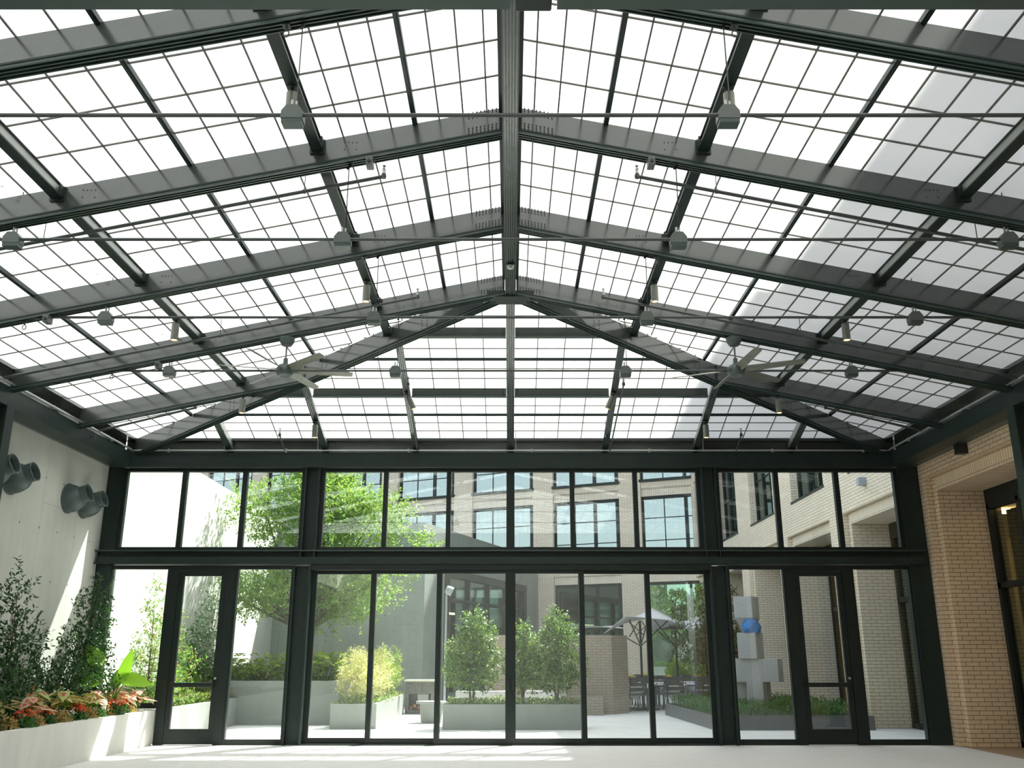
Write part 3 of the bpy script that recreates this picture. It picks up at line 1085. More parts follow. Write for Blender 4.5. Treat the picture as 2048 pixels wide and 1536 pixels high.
def swing_door(n, x0, x1, hinge_side, label):
    t = shell('door_%d' % n, ((x0 + x1) / 2, YW, 0), label)
    fr_ = MB()
    fr_.box(x0 - 0.16, x0 + 0.0, YW - 0.06, YW + 0.06, 0, 3.06)
    fr_.box(x1, x1 + 0.16, YW - 0.06, YW + 0.06, 0, 3.06)
    fr_.box(x0, x1, YW - 0.06, YW + 0.06, 2.97, 3.06)
    fr_.build('door_frame', 'frame_steel', t)
    lf = MB()
    lf.box(x0 + .005, x0 + 0.095, YW - 0.045, YW + 0.025, 0.01, 2.965)
    lf.box(x1 - 0.095, x1 - .005, YW - 0.045, YW + 0.025, 0.01, 2.965)
    lf.box(x0 + 0.095, x1 - 0.095, YW - 0.045, YW + 0.025, 2.87, 2.965)
    lf.box(x0 + 0.095, x1 - 0.095, YW - 0.045, YW + 0.025, 0.01, 0.26)
    leaf = lf.build('door_leaf', 'frame_steel', t)
    MB().box(x0 + 0.085, x1 - 0.085, YW - 0.014, YW - 0.004, 0.25, 2.88).build('pane', 'glass', leaf)
    pb = MB().box(x0 + 0.05, x1 - 0.05, YW - 0.13, YW - 0.075, 0.955, 1.03)
    pb.box(x0 + 0.05, x0 + 0.1, YW - 0.08, YW - 0.045, 0.955, 1.03).box(x1 - 0.1, x1 - 0.05, YW - 0.08, YW - 0.045, 0.955, 1.03)
    pb.build('push_bar', 'frame_steel', leaf, bevel=0.006)
    xk = x1 - 0.05
    k = MB()
    k.lathe([(0.022, 0), (0.022, 0.02), (0.012, 0.022), (0.012, 0.04)], 12, Matrix.Translation((xk, YW - 0.045, 1.10)) @ Matrix.Rotation(R(90), 4, 'X'))
    k.build('lock_cylinder', 'galvanised', leaf, smooth='auto')


swing_door(1, -6.02, -5.15, 1, 'hinged glass door with push bar next to the concrete planter')
swing_door(2, 5.15, 6.02, 1, 'hinged glass door with push bar on the brick side')

SX = [(-3.62, -2.44), (-2.53, -1.23), (-1.33, 0.0), (0.0, 1.33), (1.23, 2.53), (2.44, 3.62)]
for i, (a, b_) in enumerate(SX):
    yy = YW + (0.07, 0.0, -0.07, -0.07, 0.0, 0.07)[i]
    t = shell('door_%d' % (3 + i), ((a + b_) / 2, yy, 0), '%s sliding glass pane from the concrete side' % ORD[i])
    f = MB()
    fw = 0.09
    f.box(a, a + fw, yy - 0.03, yy + 0.03, 0.02, 2.99)
    f.box(b_ - fw, b_, yy - 0.03, yy + 0.03, 0.02, 2.99)
    f.box(a + fw, b_ - fw, yy - 0.03, yy + 0.03, 2.91, 2.99)
    f.box(a + fw, b_ - fw, yy - 0.03, yy + 0.03, 0.02, 0.11)
    lf = f.build('door_leaf', 'frame_steel', t)
    MB().box(a + fw - 0.01, b_ - fw + 0.01, yy - 0.006, yy + 0.006, 0.1, 2.92).build('pane', 'glass', lf)
    if i in (2, 3):
        xk = b_ - 0.045 if i == 2 else a + 0.045
        MB().box(xk - 0.012, xk + 0.012, yy - 0.06, yy - 0.03, 0.90, 1.06).build('pull_handle', 'black_plastic', lf, bevel=0.004)

# ------------------------------------------------------------------ tie rods and hanger boxes
ZT = CZ + 3.93
for y in FR[:4]:
    xt = 5.75
    b = MB().tube([(-xt, y, ZT), (xt, y, ZT)], 0.016, 10)
    for sg in (-1, 1):
        b.tube([(sg * (xt - 0.12), y, ZT), (sg * xt, y, ZT)], 0.026, 10)
    tag(b.build('tie_rod', 'pipe_metal', smooth='auto'), 'long level steel tie rod across the hall, under the %s rafters from glass wall' % TIER[y], 'rod', 'tie rods across the hall')


def hanger_box():
    t = thing('hanger_box', 'x', 'hanger', (0, 0, 0), 'grey hanger boxes on the tie rods')
    b = MB()
    prof = [(-0.082, -0.055), (-0.08, 0.01), (-0.042, 0.062), (0.042, 0.062), (0.08, 0.01), (0.082, -0.055)]
    b.prism([(x, -0.055, z) for x, z in prof], (0, 0.11, 0))
    b.build('housing', 'grey_metal', t, bevel=0.003)
    MB().box(-0.075, 0.075, -0.05, 0.05, -0.09, -0.055).build('lower_plate', 'rail_steel', t)
    c = MB().tube([(-0.012, 0, 0.06), (-0.012, 0, 0.13)], 0.012, 8).tube([(0.02, 0, 0.06), (0.02, 0, 0.12)], 0.009, 8)
    c.build('cable_socket', 'galvanised', t, smooth='auto')
    return t


proto = hanger_box()
first = True
for y in FR[:4]:
    for xb in ((-1.645, 1.645) if y < 7 else (-4.88, -1.645, 1.645, 4.88)):
        lab = 'grey hanger box on the %s tie rod, %s, %s' % (TIER[y].replace('fifth', 'nearest').replace('second', 'furthest').replace('third', 'second furthest').replace('fourth', 'third furthest'), 'near the middle' if abs(xb) < 3 else 'far out', SIDE[-1 if xb < 0 else 1])
        if first:
            t = proto
            t.location = (xb, y, ZT)
            t['label'] = lab
            first = False
        else:
            t = copy_thing(proto, lab, (xb, y, ZT))
        zt = zr(xb) - 0.362
        c = MB().tube([(0.02, 0, 0.12), (0.02, 0, zt - ZT)], 0.0055, 6)
        o = c.build('hanger_cable', 'pipe_metal')
        o.parent = t
        if abs(xb) < 3:
            o2 = MB().tube([(0.0, 0, zt - ZT - 0.05), (0.04, 0, zt - ZT)], 0.012, 6).build('cable_clamp', 'black_plastic')
            o2.parent = t


# ------------------------------------------------------------------ cylinder spotlights
def spot_light():
    t = thing('spotlight', 'x', 'lamp', (0, 0, 0), 'cylinder spotlights under the roof')
    MB().lathe([(0.05, -0.02), (0.05, 0.0)], 16).tube([(0, 0, 0), (0, 0, -0.07)], 0.014, 8).build('mount', 'steel', t, smooth='auto')
    MB().lathe([(0.0, -0.07), (0.05, -0.07), (0.05, -0.30), (0.042, -0.30), (0.042, -0.285), (0, -0.285)], 20).build('housing', 'fan_metal', t, smooth='auto')
    MB().lathe([(0.041, -0.293), (0.041, -0.2855)], 20).build('lens', 'warm_lamp', t, smooth='auto')
    return t


proto = spot_light()
spots = []
for sg in (-1, 1):
    s_ = SIDE[sg]
    spots += [((sg * 1.95, 7.05, zr(1.95) - 0.16), 'upper purlin by the fifth rafter, %s' % s_, 0),
              ((sg * 1.95, 11.45, zr(1.95) - 0.16), 'upper purlin by the second rafter, %s' % s_, 0),
              ((sg * 4.5, 11.5, zr(4.5) - 0.16), 'lower purlin, %s' % s_, 0),
              ((sg * 4.45, 14.58, zr(4.45) - 0.36), 'first rafter from the glass wall, %s' % s_, 0),
              ((sg * 1.78, 15.0, zh(15.0) - 0.26), 'first jack rafter of hip, %s, tilted' % s_, 24),
              ((sg * 3.5, 15.85, zh(15.85) - 0.26), 'second jack rafter of hip, %s' % s_, 0)]
for i, (loc, where, tilt) in enumerate(spots):
    lab = 'cylinder spotlight under the ' + where
    if i == 0:
        t = proto
        t.location = loc
        t['label'] = lab
    else:
        t = copy_thing(proto, lab, loc)
    if tilt:
        t.rotation_euler = (R(8), R(tilt if loc[0] > 0 else -tilt), 0)


# ------------------------------------------------------------------ ceiling fans
def fan(label, sg, rot):
    x, y = sg * 3.23, 12.44
    zt = zr(3.23) - 0.362
    t = thing('ceiling_fan', label, 'fan', (x, y, zt), 'ceiling fans')
    MB().lathe([(0.02, zt - 0.13), (0.07, zt - 0.115), (0.105, zt - 0.06), (0.11, zt + 0.0)], 20, Matrix.Translation((x, y, 0))).build('canopy', 'nozzle_grey', t, smooth='auto')
    MB().tube([(x, y, zt - 0.12), (x, y, zt - 0.34)], 0.013, 10).build('down_rod', 'fan_metal', t, smooth='auto')
    zh_ = zt - 0.47
    MB().lathe([(0.03, zh_ + 0.16), (0.035, zh_ + 0.08), (0.10, zh_ + 0.05), (0.125, zh_ + 0.0), (0.125, zh_ - 0.05), (0.10, zh_ - 0.09), (0.04, zh_ - 0.105)], 24, Matrix.Translation((x, y, 0))).build('motor', 'nozzle_grey', t, smooth='auto')
    b = MB()
    for k in range(18):
        a = 2 * PI * k / 18
        b.box(x + 0.07 * math.cos(a) - .006, x + 0.07 * math.cos(a) + .006, y + 0.07 * math.sin(a) - .006, y + 0.07 * math.sin(a) + .006, zh_ - 0.108, zh_ - 0.098)
    b.build('vent_grille', 'galvanised', t)
    for k in range(6):
        a = rot + k * PI / 3
        u, v = Vector((math.cos(a), math.sin(a), 0)), Vector((-math.sin(a), math.cos(a), 0))
        o_ = Vector((x, y, zh_ - 0.01))
        st = []
        for s, wv, tl in ((0.11, 0.035, 0.030), (0.2, 0.055, 0.026), (0.88, 0.05, 0.018), (0.96, 0.042, 0.014)):
            st.append([o_ + u * s + v * wv + Vector((0, 0, -tl + .004)), o_ + u * s - v * wv + Vector((0, 0, tl + .004)),
                       o_ + u * s - v * wv + Vector((0, 0, tl - .004)), o_ + u * s + v * wv + Vector((0, 0, -tl - .004))])
        b = MB()
        for i in range(3):
            b.hexa(st[i], st[i + 1])
        b.build('blade', 'fan_metal', t)


fan('six-bladed ceiling fan hanging on the concrete-wall side', -1, R(14))
fan('six-bladed ceiling fan hanging on the brick-wall side', 1, R(35))

# ------------------------------------------------------------------ sprinkler pipes
EP = 5.16


def sprinkler(name_label, pts, hang, r=0.02, head=True):
    t = thing('sprinkler_pipe', name_label, 'pipe', pts[0], 'sprinkler pipes')
    MB().tube(pts, r, 10).build('pipe', 'pipe_metal', t, smooth='auto')
    e = Vector(pts[-1])
    if head:
        b = MB().tube([e, e + Vector((0, 0, 0.06))], 0.018, 8).lathe([(0.016, 0), (0.016, 0.03), (0.022, 0.035), (0.006, 0.055), (0.02, 0.075), (0.02, 0.08)], 10, Matrix.Translation(e + Vector((0, 0, 0.05))))
        b.build('sprinkler_head', 'galvanised', t, smooth='auto')
        MB().lathe([(0.026, -0.02), (0.03, 0.0), (0.026, 0.03)], 10, Matrix.Translation(e)).build('elbow', 'pipe_metal', t, smooth='auto')
    for hp, top in hang:
        hp = Vector(hp)
        b = MB().tube([hp, (hp.x, hp.y, top)], 0.005, 6).lathe([(0.026, -0.012), (0.026, 0.012)], 10, Matrix.Translation(hp) @ Matrix.Rotation(R(90), 4, 'Y'))
        b.build('hanger_rod', 'pipe_metal', t)
    return t


for sg in (-1, 1):
    s_ = SIDE[sg]
    for (y, xa, za, xb, zb_, hs, nm) in ((8.72, 1.36, CZ + 4.94, 7.05, EP + 0.02, (2.2, 4.9), 'below the fourth rafter'),
                                         (12.12, 1.33, CZ + 4.93, 7.05, EP + 0.02, (4.1,), 'in front of the second rafter'),
                                         (15.2, 5.45, CZ + 4.13, 7.05, EP + 0.02, (5.9,), 'beyond the first rafter')):
        hang = []
        for h_ in hs:
            f_ = (h_ - xa) / (xb - xa)
            hang.append(((sg * h_, y, za + (zb_ - za) * f_), zr(h_) - 0.005))
        sprinkler('sloping sprinkler pipe %s on the %s' % (nm, s_), [(sg * xb, y, zb_), (sg * xa, y, za)], hang)
    b = MB().tube([(sg * 7.06, 3.9, EP), (sg * 7.06, 16.66, EP)], 0.016, 8).tube([(sg * 7.10, 3.9, EP + 0.035), (sg * 7.10, 16.66, EP + 0.035)], 0.010, 8)
    for yy in (7.0, 9.2, 11.4, 13.6, 15.8):
        b.box(sg * 7.08 - 0.03, sg * 7.08 + 0.03, yy - 0.012, yy + 0.012, EP - 0.03, EP + 0.03)
    tag(b.build('supply_pipe', 'galvanised', smooth='auto'), 'thin supply pipe running along the eave beam above the %s wall' % ('concrete' if sg < 0 else 'brick'), 'pipe', 'supply pipes on the eave beams')
b = MB().tube([(-7.04, 16.68, EP), (7.04, 16.68, EP)], 0.016, 8)
for xx in (-6.4, -4.2, -1.9, 0.4, 2.6, 4.9, 6.6):
    b.tube([(xx, 16.68, EP - 0.03), (xx, 16.68, EP + 0.03)], 0.022, 8)
    b.box(xx - 0.01, xx + 0.01, 16.68, 16.73, EP - 0.035, EP - 0.01)
tag(b.build('supply_pipe', 'galvanised', smooth='auto'), 'thin supply pipe along the eave beam above the glass wall', 'pipe', 'supply pipes on the eave beams')
for sg in (-1, 1):
    nm = 'concrete' if sg < 0 else 'brick'
    z_ = lambda y: EP + HS * (16.68 - y)
    sprinkler('long sprinkler arm climbing the hip slope beside a spotlight, %s side' % nm, [(sg * (1.74 if sg < 0 else 1.86), 16.68, EP), (sg * (1.72 if sg < 0 else 1.9), 14.65, z_(14.65))], [((sg * 1.74, 16.2, z_(16.2)), zh(16.2) - .02)], r=0.014)
    sprinkler('short sprinkler arm on the supply pipe above the glass wall, %s side' % nm, [(sg * 4.22, 16.68, EP), (sg * 4.24, 16.3, EP + 0.2)], [], r=0.014)
    for i, xx in enumerate((5.35, 3.6)):
        o = MB().tube([(sg * xx, 16.66, EP), (sg * xx, 16.60, zh(16.60))], 0.006, 6)
        tag(o.build('hanger_rod', 'galvanised'), 'thin %s hanger rod of the supply pipe, %s side' % (['outer', 'inner'][i], nm), 'rod', 'hanger rods')
    o = MB().tube([(sg * 0.10, 16.66, EP), (sg * 0.10, 16.60, zh(16.60))], 0.006, 6)
    if sg > 0:
        tag(o.build('hanger_rod', 'galvanised'), 'thin hanger rod of the supply pipe beside the middle rafter', 'rod', 'hanger rods')


# ------------------------------------------------------------------ small devices under the rafters
def device(label, x, y, dz=0.362):
    zt = zr(x) - dz
    t = thing('sensor_box', label, 'sensor', (x, y, zt), 'small boxes under the rafters')
    MB().box(x - 0.035, x + 0.035, y - 0.10, y + 0.02, zt - 0.10, zt - 0.005).build('housing', 'grey_metal', t, bevel=0.005)
    MB().lathe([(0.018, 0), (0.02, 0.012), (0.012, 0.014)], 12, Matrix.Translation((x, y - 0.10, zt - 0.06)) @ Matrix.Rotation(R(90), 4, 'X')).build('lens', 'black_plastic', t, smooth='auto')
    MB().box(x - 0.02, x + 0.02, y - 0.05, y + 0.05, zt - 0.01, zt + 0.02).build('clamp', 'black_plastic', t)


device('small grey box under the fourth rafter, concrete-wall side', -1.41, 8.16)
device('small grey box under the fourth rafter, brick-wall side', 1.41, 8.16)
device('small grey box low under the third rafter, concrete-wall side', -5.56, 10.30)
device('small grey box low under the second rafter, concrete-wall side', -5.03, 12.44)


def eye_bolt(label, x, y):
    zt = zr(x) - 0.362
    b = MB().tube([(x, y, zt + 0.005), (x, y, zt - 0.05)], 0.01, 8).box(x - .03, x + .03, y - .03, y + .03, zt - .012, zt)
    ring = [(x + 0.022 * math.cos(a), y, zt - 0.075 + 0.03 * math.sin(a)) for a in [2 * PI * i / 14 for i in range(15)]]
    b.tube(ring, 0.006, 6)
    tag(b.build('eye_bolt', 'pipe_metal', smooth='auto'), label, 'hook', 'eye bolts under the rafters')


for sg in (-1, 1):
    eye_bolt('eye bolt under the fifth rafter, ' + SIDE[sg], sg * 1.75, 6.02)
    eye_bolt('eye bolt under the third rafter near the tie rod cable, ' + SIDE[sg], sg * 1.80, 10.30)
eye_bolt('eye bolt low under the third rafter, concrete-wall side', -5.85, 10.30)
eye_bolt('eye bolt low under the second rafter, concrete-wall side', -5.7, 12.44)
t = thing('smoke_detector', 'round dome detector under the ridge beam', 'sensor', (0, 11.3, ZR - 0.39))
MB().lathe([(0.055, ZR - 0.41), (0.06, ZR - 0.388)], 18, Matrix.Translation((0, 11.3, 0))).build('base', 'steel', t, smooth='auto')
MB().lathe([(0.012, ZR - 0.46), (0.038, ZR - 0.45), (0.05, ZR - 0.41)], 18, Matrix.Translation((0, 11.3, 0))).build('dome', 'galvanised', t, smooth='auto')
o = MB().tube([(-7.1, 15.0, 5.02), (-7.03, 15.0, 5.02)], 0.012, 8)
o.tube([(-7.02 + 0.0 * math.cos(a), 15.0 + 0.03 * math.sin(a), 5.02 + 0.03 * math.cos(a)) for a in [2 * PI * i / 12 for i in range(13)]], 0.007, 6)
tag(o.build('eye_bolt', 'pipe_metal', smooth='auto'), 'eye bolt on the face of the eave beam above the concrete wall', 'hook')


# ------------------------------------------------------------------ air nozzles on the concrete wall
def nozzle(label, y, z):
    t = thing('air_nozzle', label, 'air nozzle', (-7.55, y, z), 'round air nozzles on the concrete wall')
    M1 = Matrix.Translation((-7.55, y, z)) @ Matrix.Rotation(R(90), 4, 'Y')
    MB().lathe([(0.255, 0.0), (0.255, 0.02), (0.243, 0.025), (0.243, 0.0)], 32, M1).build('wall_flange', 'nozzle_grey', t, smooth='auto')
    MB().lathe([(0.24, 0.0), (0.238, 0.06), (0.225, 0.12), (0.20, 0.18), (0.165, 0.235), (0.12, 0.275), (0.06, 0.30)], 32, M1).build('body', 'nozzle_grey', t, smooth='auto')
    M2 = Matrix.Translation((-7.55 + 0.15, y - 0.0, z + 0.04)) @ Matrix.Rotation(R(90 - 17), 4, 'Y')
    MB().lathe([(0.145, 0.0), (0.145, 0.20), (0.151, 0.205), (0.151, 0.215), (0.137, 0.215), (0.133, 0.10), (0.05, 0.09)], 32, M2).build('spout', ['nozzle_grey'], t, smooth='auto')
    MB().lathe([(0.130, 0.11), (0.130, 0.12)], 32, M2).build('inner_vane', 'nozzle_inside', t, smooth='auto')


nozzle('dark round air nozzle on the concrete wall, fourth from the corner post', 13.0, 4.05)
nozzle('dark round air nozzle on the concrete wall, third from the corner post', 13.6, 4.05)
nozzle('dark round air nozzle on the concrete wall, second from the corner post', 15.45, 4.05)
nozzle('dark round air nozzle on the concrete wall, next to the corner post', 16.05, 4.05)

# ------------------------------------------------------------------ planters
PZ = 0.575


def planter(name, label, x0, x1, y0, y1, z, mat, wall=0.13, bevel=0.012, soil=0.06, open_left=False):
    t = thing(name, label, 'planter', ((x0 + x1) / 2, (y0 + y1) / 2, 0))
    b = MB()
    b.box(x0, x1, y0, y0 + wall, 0, z)
    b.box(x0, x1, y1 - wall, y1, 0, z)
    if not open_left:
        b.box(x0, x0 + wall, y0 + wall, y1 - wall, 0, z)
    b.box(x1 - wall, x1, y0 + wall, y1 - wall, 0, z)
    b.build('trough', mat, t)
    s0 = x0 if open_left else x0 + wall
    s = MB()
    nx_, ny_ = max(2, int((x1 - s0) / 0.2)), max(2, int((y1 - y0) / 0.25))
    rr = random.Random(5)
    vs = [(s0 + (x1 - wall - s0) * i / nx_, y0 + wall + (y1 - y0 - 2 * wall) * j / ny_, z - soil + rr.uniform(-.02, .02)) for j in range(ny_ + 1) for i in range(nx_ + 1)]
    fs = [(j * (nx_ + 1) + i, j * (nx_ + 1) + i + 1, (j + 1) * (nx_ + 1) + i + 1, (j + 1) * (nx_ + 1) + i) for j in range(ny_) for i in range(nx_)]
    s.add(vs, fs)
    s.box(s0, x1 - wall, y0 + wall, y1 - wall, 0.0, z - soil - 0.05)
    s.build('soil', 'soil', t)
    return t


planter('concrete_planter', 'long smooth concrete planter inside the hall along the concrete wall', -7.545, -6.2, 4.0, 16.84, PZ, 'plain_concrete', open_left=True)
planter('concrete_planter', 'low concrete planter outside along the concrete wall, just beyond the glass', -7.545, -6.16, 17.1, 21.8, PZ, 'court_concrete', open_left=True)
planter('raised_planter', 'high concrete planter with ferns and tree against the back wall', -7.545, -3.88, 21.8, 29.79, 0.94, 'court_concrete', wall=0.2, open_left=True)
planter('concrete_trough', 'grey concrete trough with golden shrubs in the courtyard', -3.84, -2.86, 20.6, 25.9, 0.50, 'court_concrete', wall=0.09)
planter('concrete_trough', 'wide grey concrete trough with three round bushes in the courtyard', -1.43, 1.60, 20.4, 21.5, 0.50, 'court_concrete', wall=0.09)
# low metal-edged bed
t = thing('planting_bed', 'low dark metal-edged bed around the block sculpture', 'planter', (6.0, 23, 0))
b = MB()
for p, q in (((4.30, 20.3), (7.62, 20.3)), ((4.30, 20.3), (4.12, 25.6)), ((4.12, 25.6), (7.62, 25.6))):
    b.vbar((*p, 0.28), (*q, 0.28), 0.05, 0, 0.29)
b.build('metal_edging', 'metal_edge', t)
MB().prism([(4.32, 20.32, 0.0), (7.6, 20.32, 0.0), (7.6, 25.55, 0.0), (4.14, 25.55, 0.0)], (0, 0, 0.22)).build('soil', 'soil', t)


# ------------------------------------------------------------------ foliage
def leaves_mesh(pts, dirs, length, width, rng, fold=0.25, jitter=0.35):
    """one folded four-point leaf per row of pts, pointing along dirs"""
    n = len(pts)
    d = dirs + rng.normal(0, jitter, (n, 3))
    d /= np.linalg.norm(d, axis=1)[:, None] + 1e-9
    up = rng.normal(0, 0.6, (n, 3)) + np.array([0, 0, 1.0])
    s = np.cross(d, up)
    s /= np.linalg.norm(s, axis=1)[:, None] + 1e-9
    nn = np.cross(s, d)
    sc = rng.uniform(0.7, 1.2, (n, 1))
    l, w_ = length * sc, width * sc
    V = np.empty((n, 4, 3))
    V[:, 0] = pts
    V[:, 1] = pts + d * l * 0.5 + s * w_ * 0.5 + nn * w_ * fold
    V[:, 2] = pts + d * l
    V[:, 3] = pts + d * l * 0.5 - s * w_ * 0.5 + nn * w_ * fold
    k = np.arange(n) * 4
    F = np.stack([np.stack([k, k + 1, k + 2], 1), np.stack([k, k + 2, k + 3], 1)], 1).reshape(-1, 3)
    return V.reshape(-1, 3), F


def np_mesh(name, V, F, mats, mi=None, smooth=False):
    me = bpy.data.meshes.new(name)
    me.vertices.add(len(V))
    me.vertices.foreach_set('co', np.asarray(V, dtype=np.float32).ravel())
    k = F.shape[1]
    me.loops.add(F.size)
    me.loops.foreach_set('vertex_index', F.astype(np.int32).ravel())
    me.polygons.add(len(F))
    me.polygons.foreach_set('loop_start', np.arange(0, F.size, k, dtype=np.int32))
    for m in mats:
        me.materials.append(MATS[m])
    if mi is not None:
        me.polygons.foreach_set('material_index', np.asarray(mi, dtype=np.int32))
    me.update(calc_edges=True)
    return me


def child(name, me, parent):
    o = bpy.data.objects.new(name, me)
    COL.objects.link(o)
    o.parent = parent
    return o


def shrub(name, label, cat, loc, stems, leaf, leaf_l, leaf_w, blobs, twigs, per_twig, seed, group=None, stem_r=0.018, twig_len=0.2, bark='bark', wood=True, upward=0.4, trunk_h=0.3):
    """blobs: (x, y, z, rx, ry, rz) around loc - leafy twigs fill them, branches run out to them"""
    rng = np.random.default_rng(seed)
    t = thing(name, label, cat, loc, group)
    vol = np.array([b[3] * b[4] * b[5] for b in blobs]) ** 0.75
    pick = rng.choice(len(blobs), twigs, p=vol / vol.sum())
    B = np.array(blobs)[pick]
    u = rng.normal(0, 1, (twigs, 3))
    u /= np.linalg.norm(u, axis=1)[:, None]
    r_ = rng.uniform(0.15, 1.0, (twigs, 1)) ** 0.45
    c = B[:, :3] + u * r_ * B[:, 3:6]
    c[:, 2] = np.maximum(c[:, 2], 0.02)
    td = u * 0.8 + np.array([0, 0, upward]) + rng.normal(0, 0.3, (twigs, 3))
    td /= np.linalg.norm(td, axis=1)[:, None]
    ok = c[:, 0] + loc[0] + td[:, 0] * twig_len > -7.55 + leaf_l * 1.3      # nothing grows into the wall
    c, td = c[ok], td[ok]
    twigs = len(c)
    k = np.repeat(np.arange(twigs), per_twig)
    s = rng.uniform(0, 1, (len(k), 1))
    pts = c[k] + td[k] * s * twig_len
    rad = rng.normal(0, 1, (len(k), 3))
    rad -= td[k] * (rad * td[k]).sum(1)[:, None]
    rad /= np.linalg.norm(rad, axis=1)[:, None] + 1e-9
    V, F = leaves_mesh(pts, rad * 0.8 + td[k] * 0.5, leaf_l, leaf_w, rng)
    child('foliage', np_mesh('foliage', V, F, [leaf]), t)
    if wood:
        m_ = MB()
        rr = random.Random(seed)
        for i in range(stems):
            bx_, by_ = rr.uniform(-.05, .05) * (stems > 1), rr.uniform(-.05, .05) * (stems > 1)
            tops = [b for j, b in enumerate(blobs) if j % stems == i] or [blobs[0]]
            top = Vector((sum(b[0] for b in tops) / len(tops), sum(b[1] for b in tops) / len(tops), min(trunk_h, tops[0][2])))
            m_.tube([(bx_, by_, -0.05), (bx_ * .5 + top.x * 0.3, by_ * .5 + top.y * .3, top.z * 0.5), (top.x * .6, top.y * .6, top.z)], [stem_r, stem_r * 0.85, stem_r * 0.7], 7)
            for b in tops:
                e = Vector((b[0], b[1], b[2] + b[5] * 0.5))
                st = Vector((top.x * .6, top.y * .6, top.z))
                mid = (st + e) / 2 + Vector((rr.uniform(-.1, .1) * b[3], rr.uniform(-.1, .1) * b[4], -0.1 * b[5]))
                m_.tube([st, mid, e], [stem_r * 0.6, stem_r * 0.42, stem_r * 0.15], 6)
                for q in range(4):
                    a = rr.uniform(0, 2 * PI)
                    tip = mid + Vector((math.cos(a) * b[3] * .7, math.sin(a) * b[4] * .7, b[5] * rr.uniform(0.0, .6)))
                    m_.tube([mid, (mid + tip) / 2 + Vector((0, 0, -.03)), tip], [stem_r * 0.35, stem_r * 0.22, stem_r * 0.08], 5)
        q = m_.build('branches', bark)
        q.parent = t
        if smooth_ok:
            for p in q.data.polygons:
                p.use_smooth = True
    return t


smooth_ok = True


def column_blobs(h, r, n, rr, lean=0.0, base=0.3):
    out = []
    for i in range(n):
        f = i / max(1, n - 1)
        z = base + (h - base) * f
        k = r * (1.0 - 0.55 * f ** 1.5) * (0.7 + 0.3 * math.sin(PI * min(1, f + .25)))
        a = rr.uniform(0, 2 * PI)
        d = rr.uniform(0.1, 0.5) * k
        out.append((math.cos(a) * d + lean * f, math.sin(a) * d, z, k * 0.75, k * 0.75, (h - base) / n * 0.9))
    return out


rr = random.Random(11)
# dark shrubs inside, against the concrete wall
shrub('evergreen_shrub', 'tall dark evergreen shrub in the indoor planter beside the corner post', 'shrub', (-6.98, 15.55, 0.53), 3, 'leaf_shrub', 0.075, 0.030,
      column_blobs(1.95, 0.52, 9, rr, 0.04, 0.35), 620, 7, 21, 'dark shrubs in the indoor planter')
shrub('evergreen_shrub', 'dark evergreen shrub in the indoor planter at the edge of the picture', 'shrub', (-7.02, 13.3, 0.53), 3, 'leaf_shrub', 0.075, 0.030,
      column_blobs(1.95, 0.55, 8, rr, 0.05, 0.35), 430, 7, 22, 'dark shrubs in the indoor planter')
shrub('evergreen_shrub', 'low bushy dark shrub between the two tall indoor shrubs', 'shrub', (-7.05, 14.55, 0.53), 3, 'leaf_shrub', 0.075, 0.030,
      [(0, 0, .45, .38, .40, .3), (.1, .3, .55, .3, .3, .3), (-.1, -.3, .4, .3, .3, .25)], 260, 7, 23, 'dark shrubs in the indoor planter')
shrub('evergreen_shrub', 'short dark shrub at the foot of the concrete wall near the picture edge', 'shrub', (-6.95, 12.4, 0.53), 2, 'leaf_shrub', 0.075, 0.030,
      [(0, 0, .4, .4, .45, .3), (.1, .25, .5, .3, .3, .3)], 200, 7, 24, 'dark shrubs in the indoor planter')

# elephant ear
t = thing('elephant_ear_plant', 'bright green plant with big upright leaves beside the glass', 'plant', (-6.46, 15.62, 0.53))
st, lf = MB(), MB()
for (dx, dy, dz, ll, ww, ax, ay, az) in ((-0.28, -0.05, 0.85, 0.34, 0.22, -0.35, -0.2, 0.55), (0.13, 0.0, 0.62, 0.46, 0.16, 0.30, -0.2, 0.9), (-0.26, -0.1, 0.55, 0.38, 0.2, -0.9, -0.2, 0.10),
                                         (0.22, -0.05, 0.58, 0.42, 0.2, 0.95, -0.1, -0.15), (0.0, 0.05, 0.5, 0.3, 0.15, 0.05, 0.3, 0.8)):
    o_ = Vector((-6.46, 15.62, 0.53))
    e = o_ + Vector((dx, dy, dz))
    st.tube([o_, o_ + Vector((dx * .35, dy * .35, dz * .6)), e], [0.018, 0.013, 0.008], 7)
    d = Vector((ax, ay, az)).normalized()
    s = d.cross(Vector((0.35, -1, 0.55))).normalized()
    nn = s.cross(d)
    prof = [(-0.22, 0.22), (-0.05, 0.55), (0.25, 0.62), (0.55, 0.5), (0.82, 0.26), (1.0, 0.02)]
    ctr = [e + d * ll * f - nn * 0.05 * f * f for f, _ in prof]
    vs, fs = [], []
    for c, (f, h) in zip(ctr, prof):
        vs += [c + s * ww * h + nn * 0.25 * ww * h, c, c - s * ww * h + nn * 0.25 * ww * h]
    for i in range(len(prof) - 1):
        a = i * 3
        fs += [(a, a + 1, a + 4, a + 3), (a + 1, a + 2, a + 5, a + 4)]
    lf.add(vs, fs)
st.build('stalk', 'leaf_ear', t, smooth=True)
lf.build('leaf', 'leaf_ear', t, smooth=True)


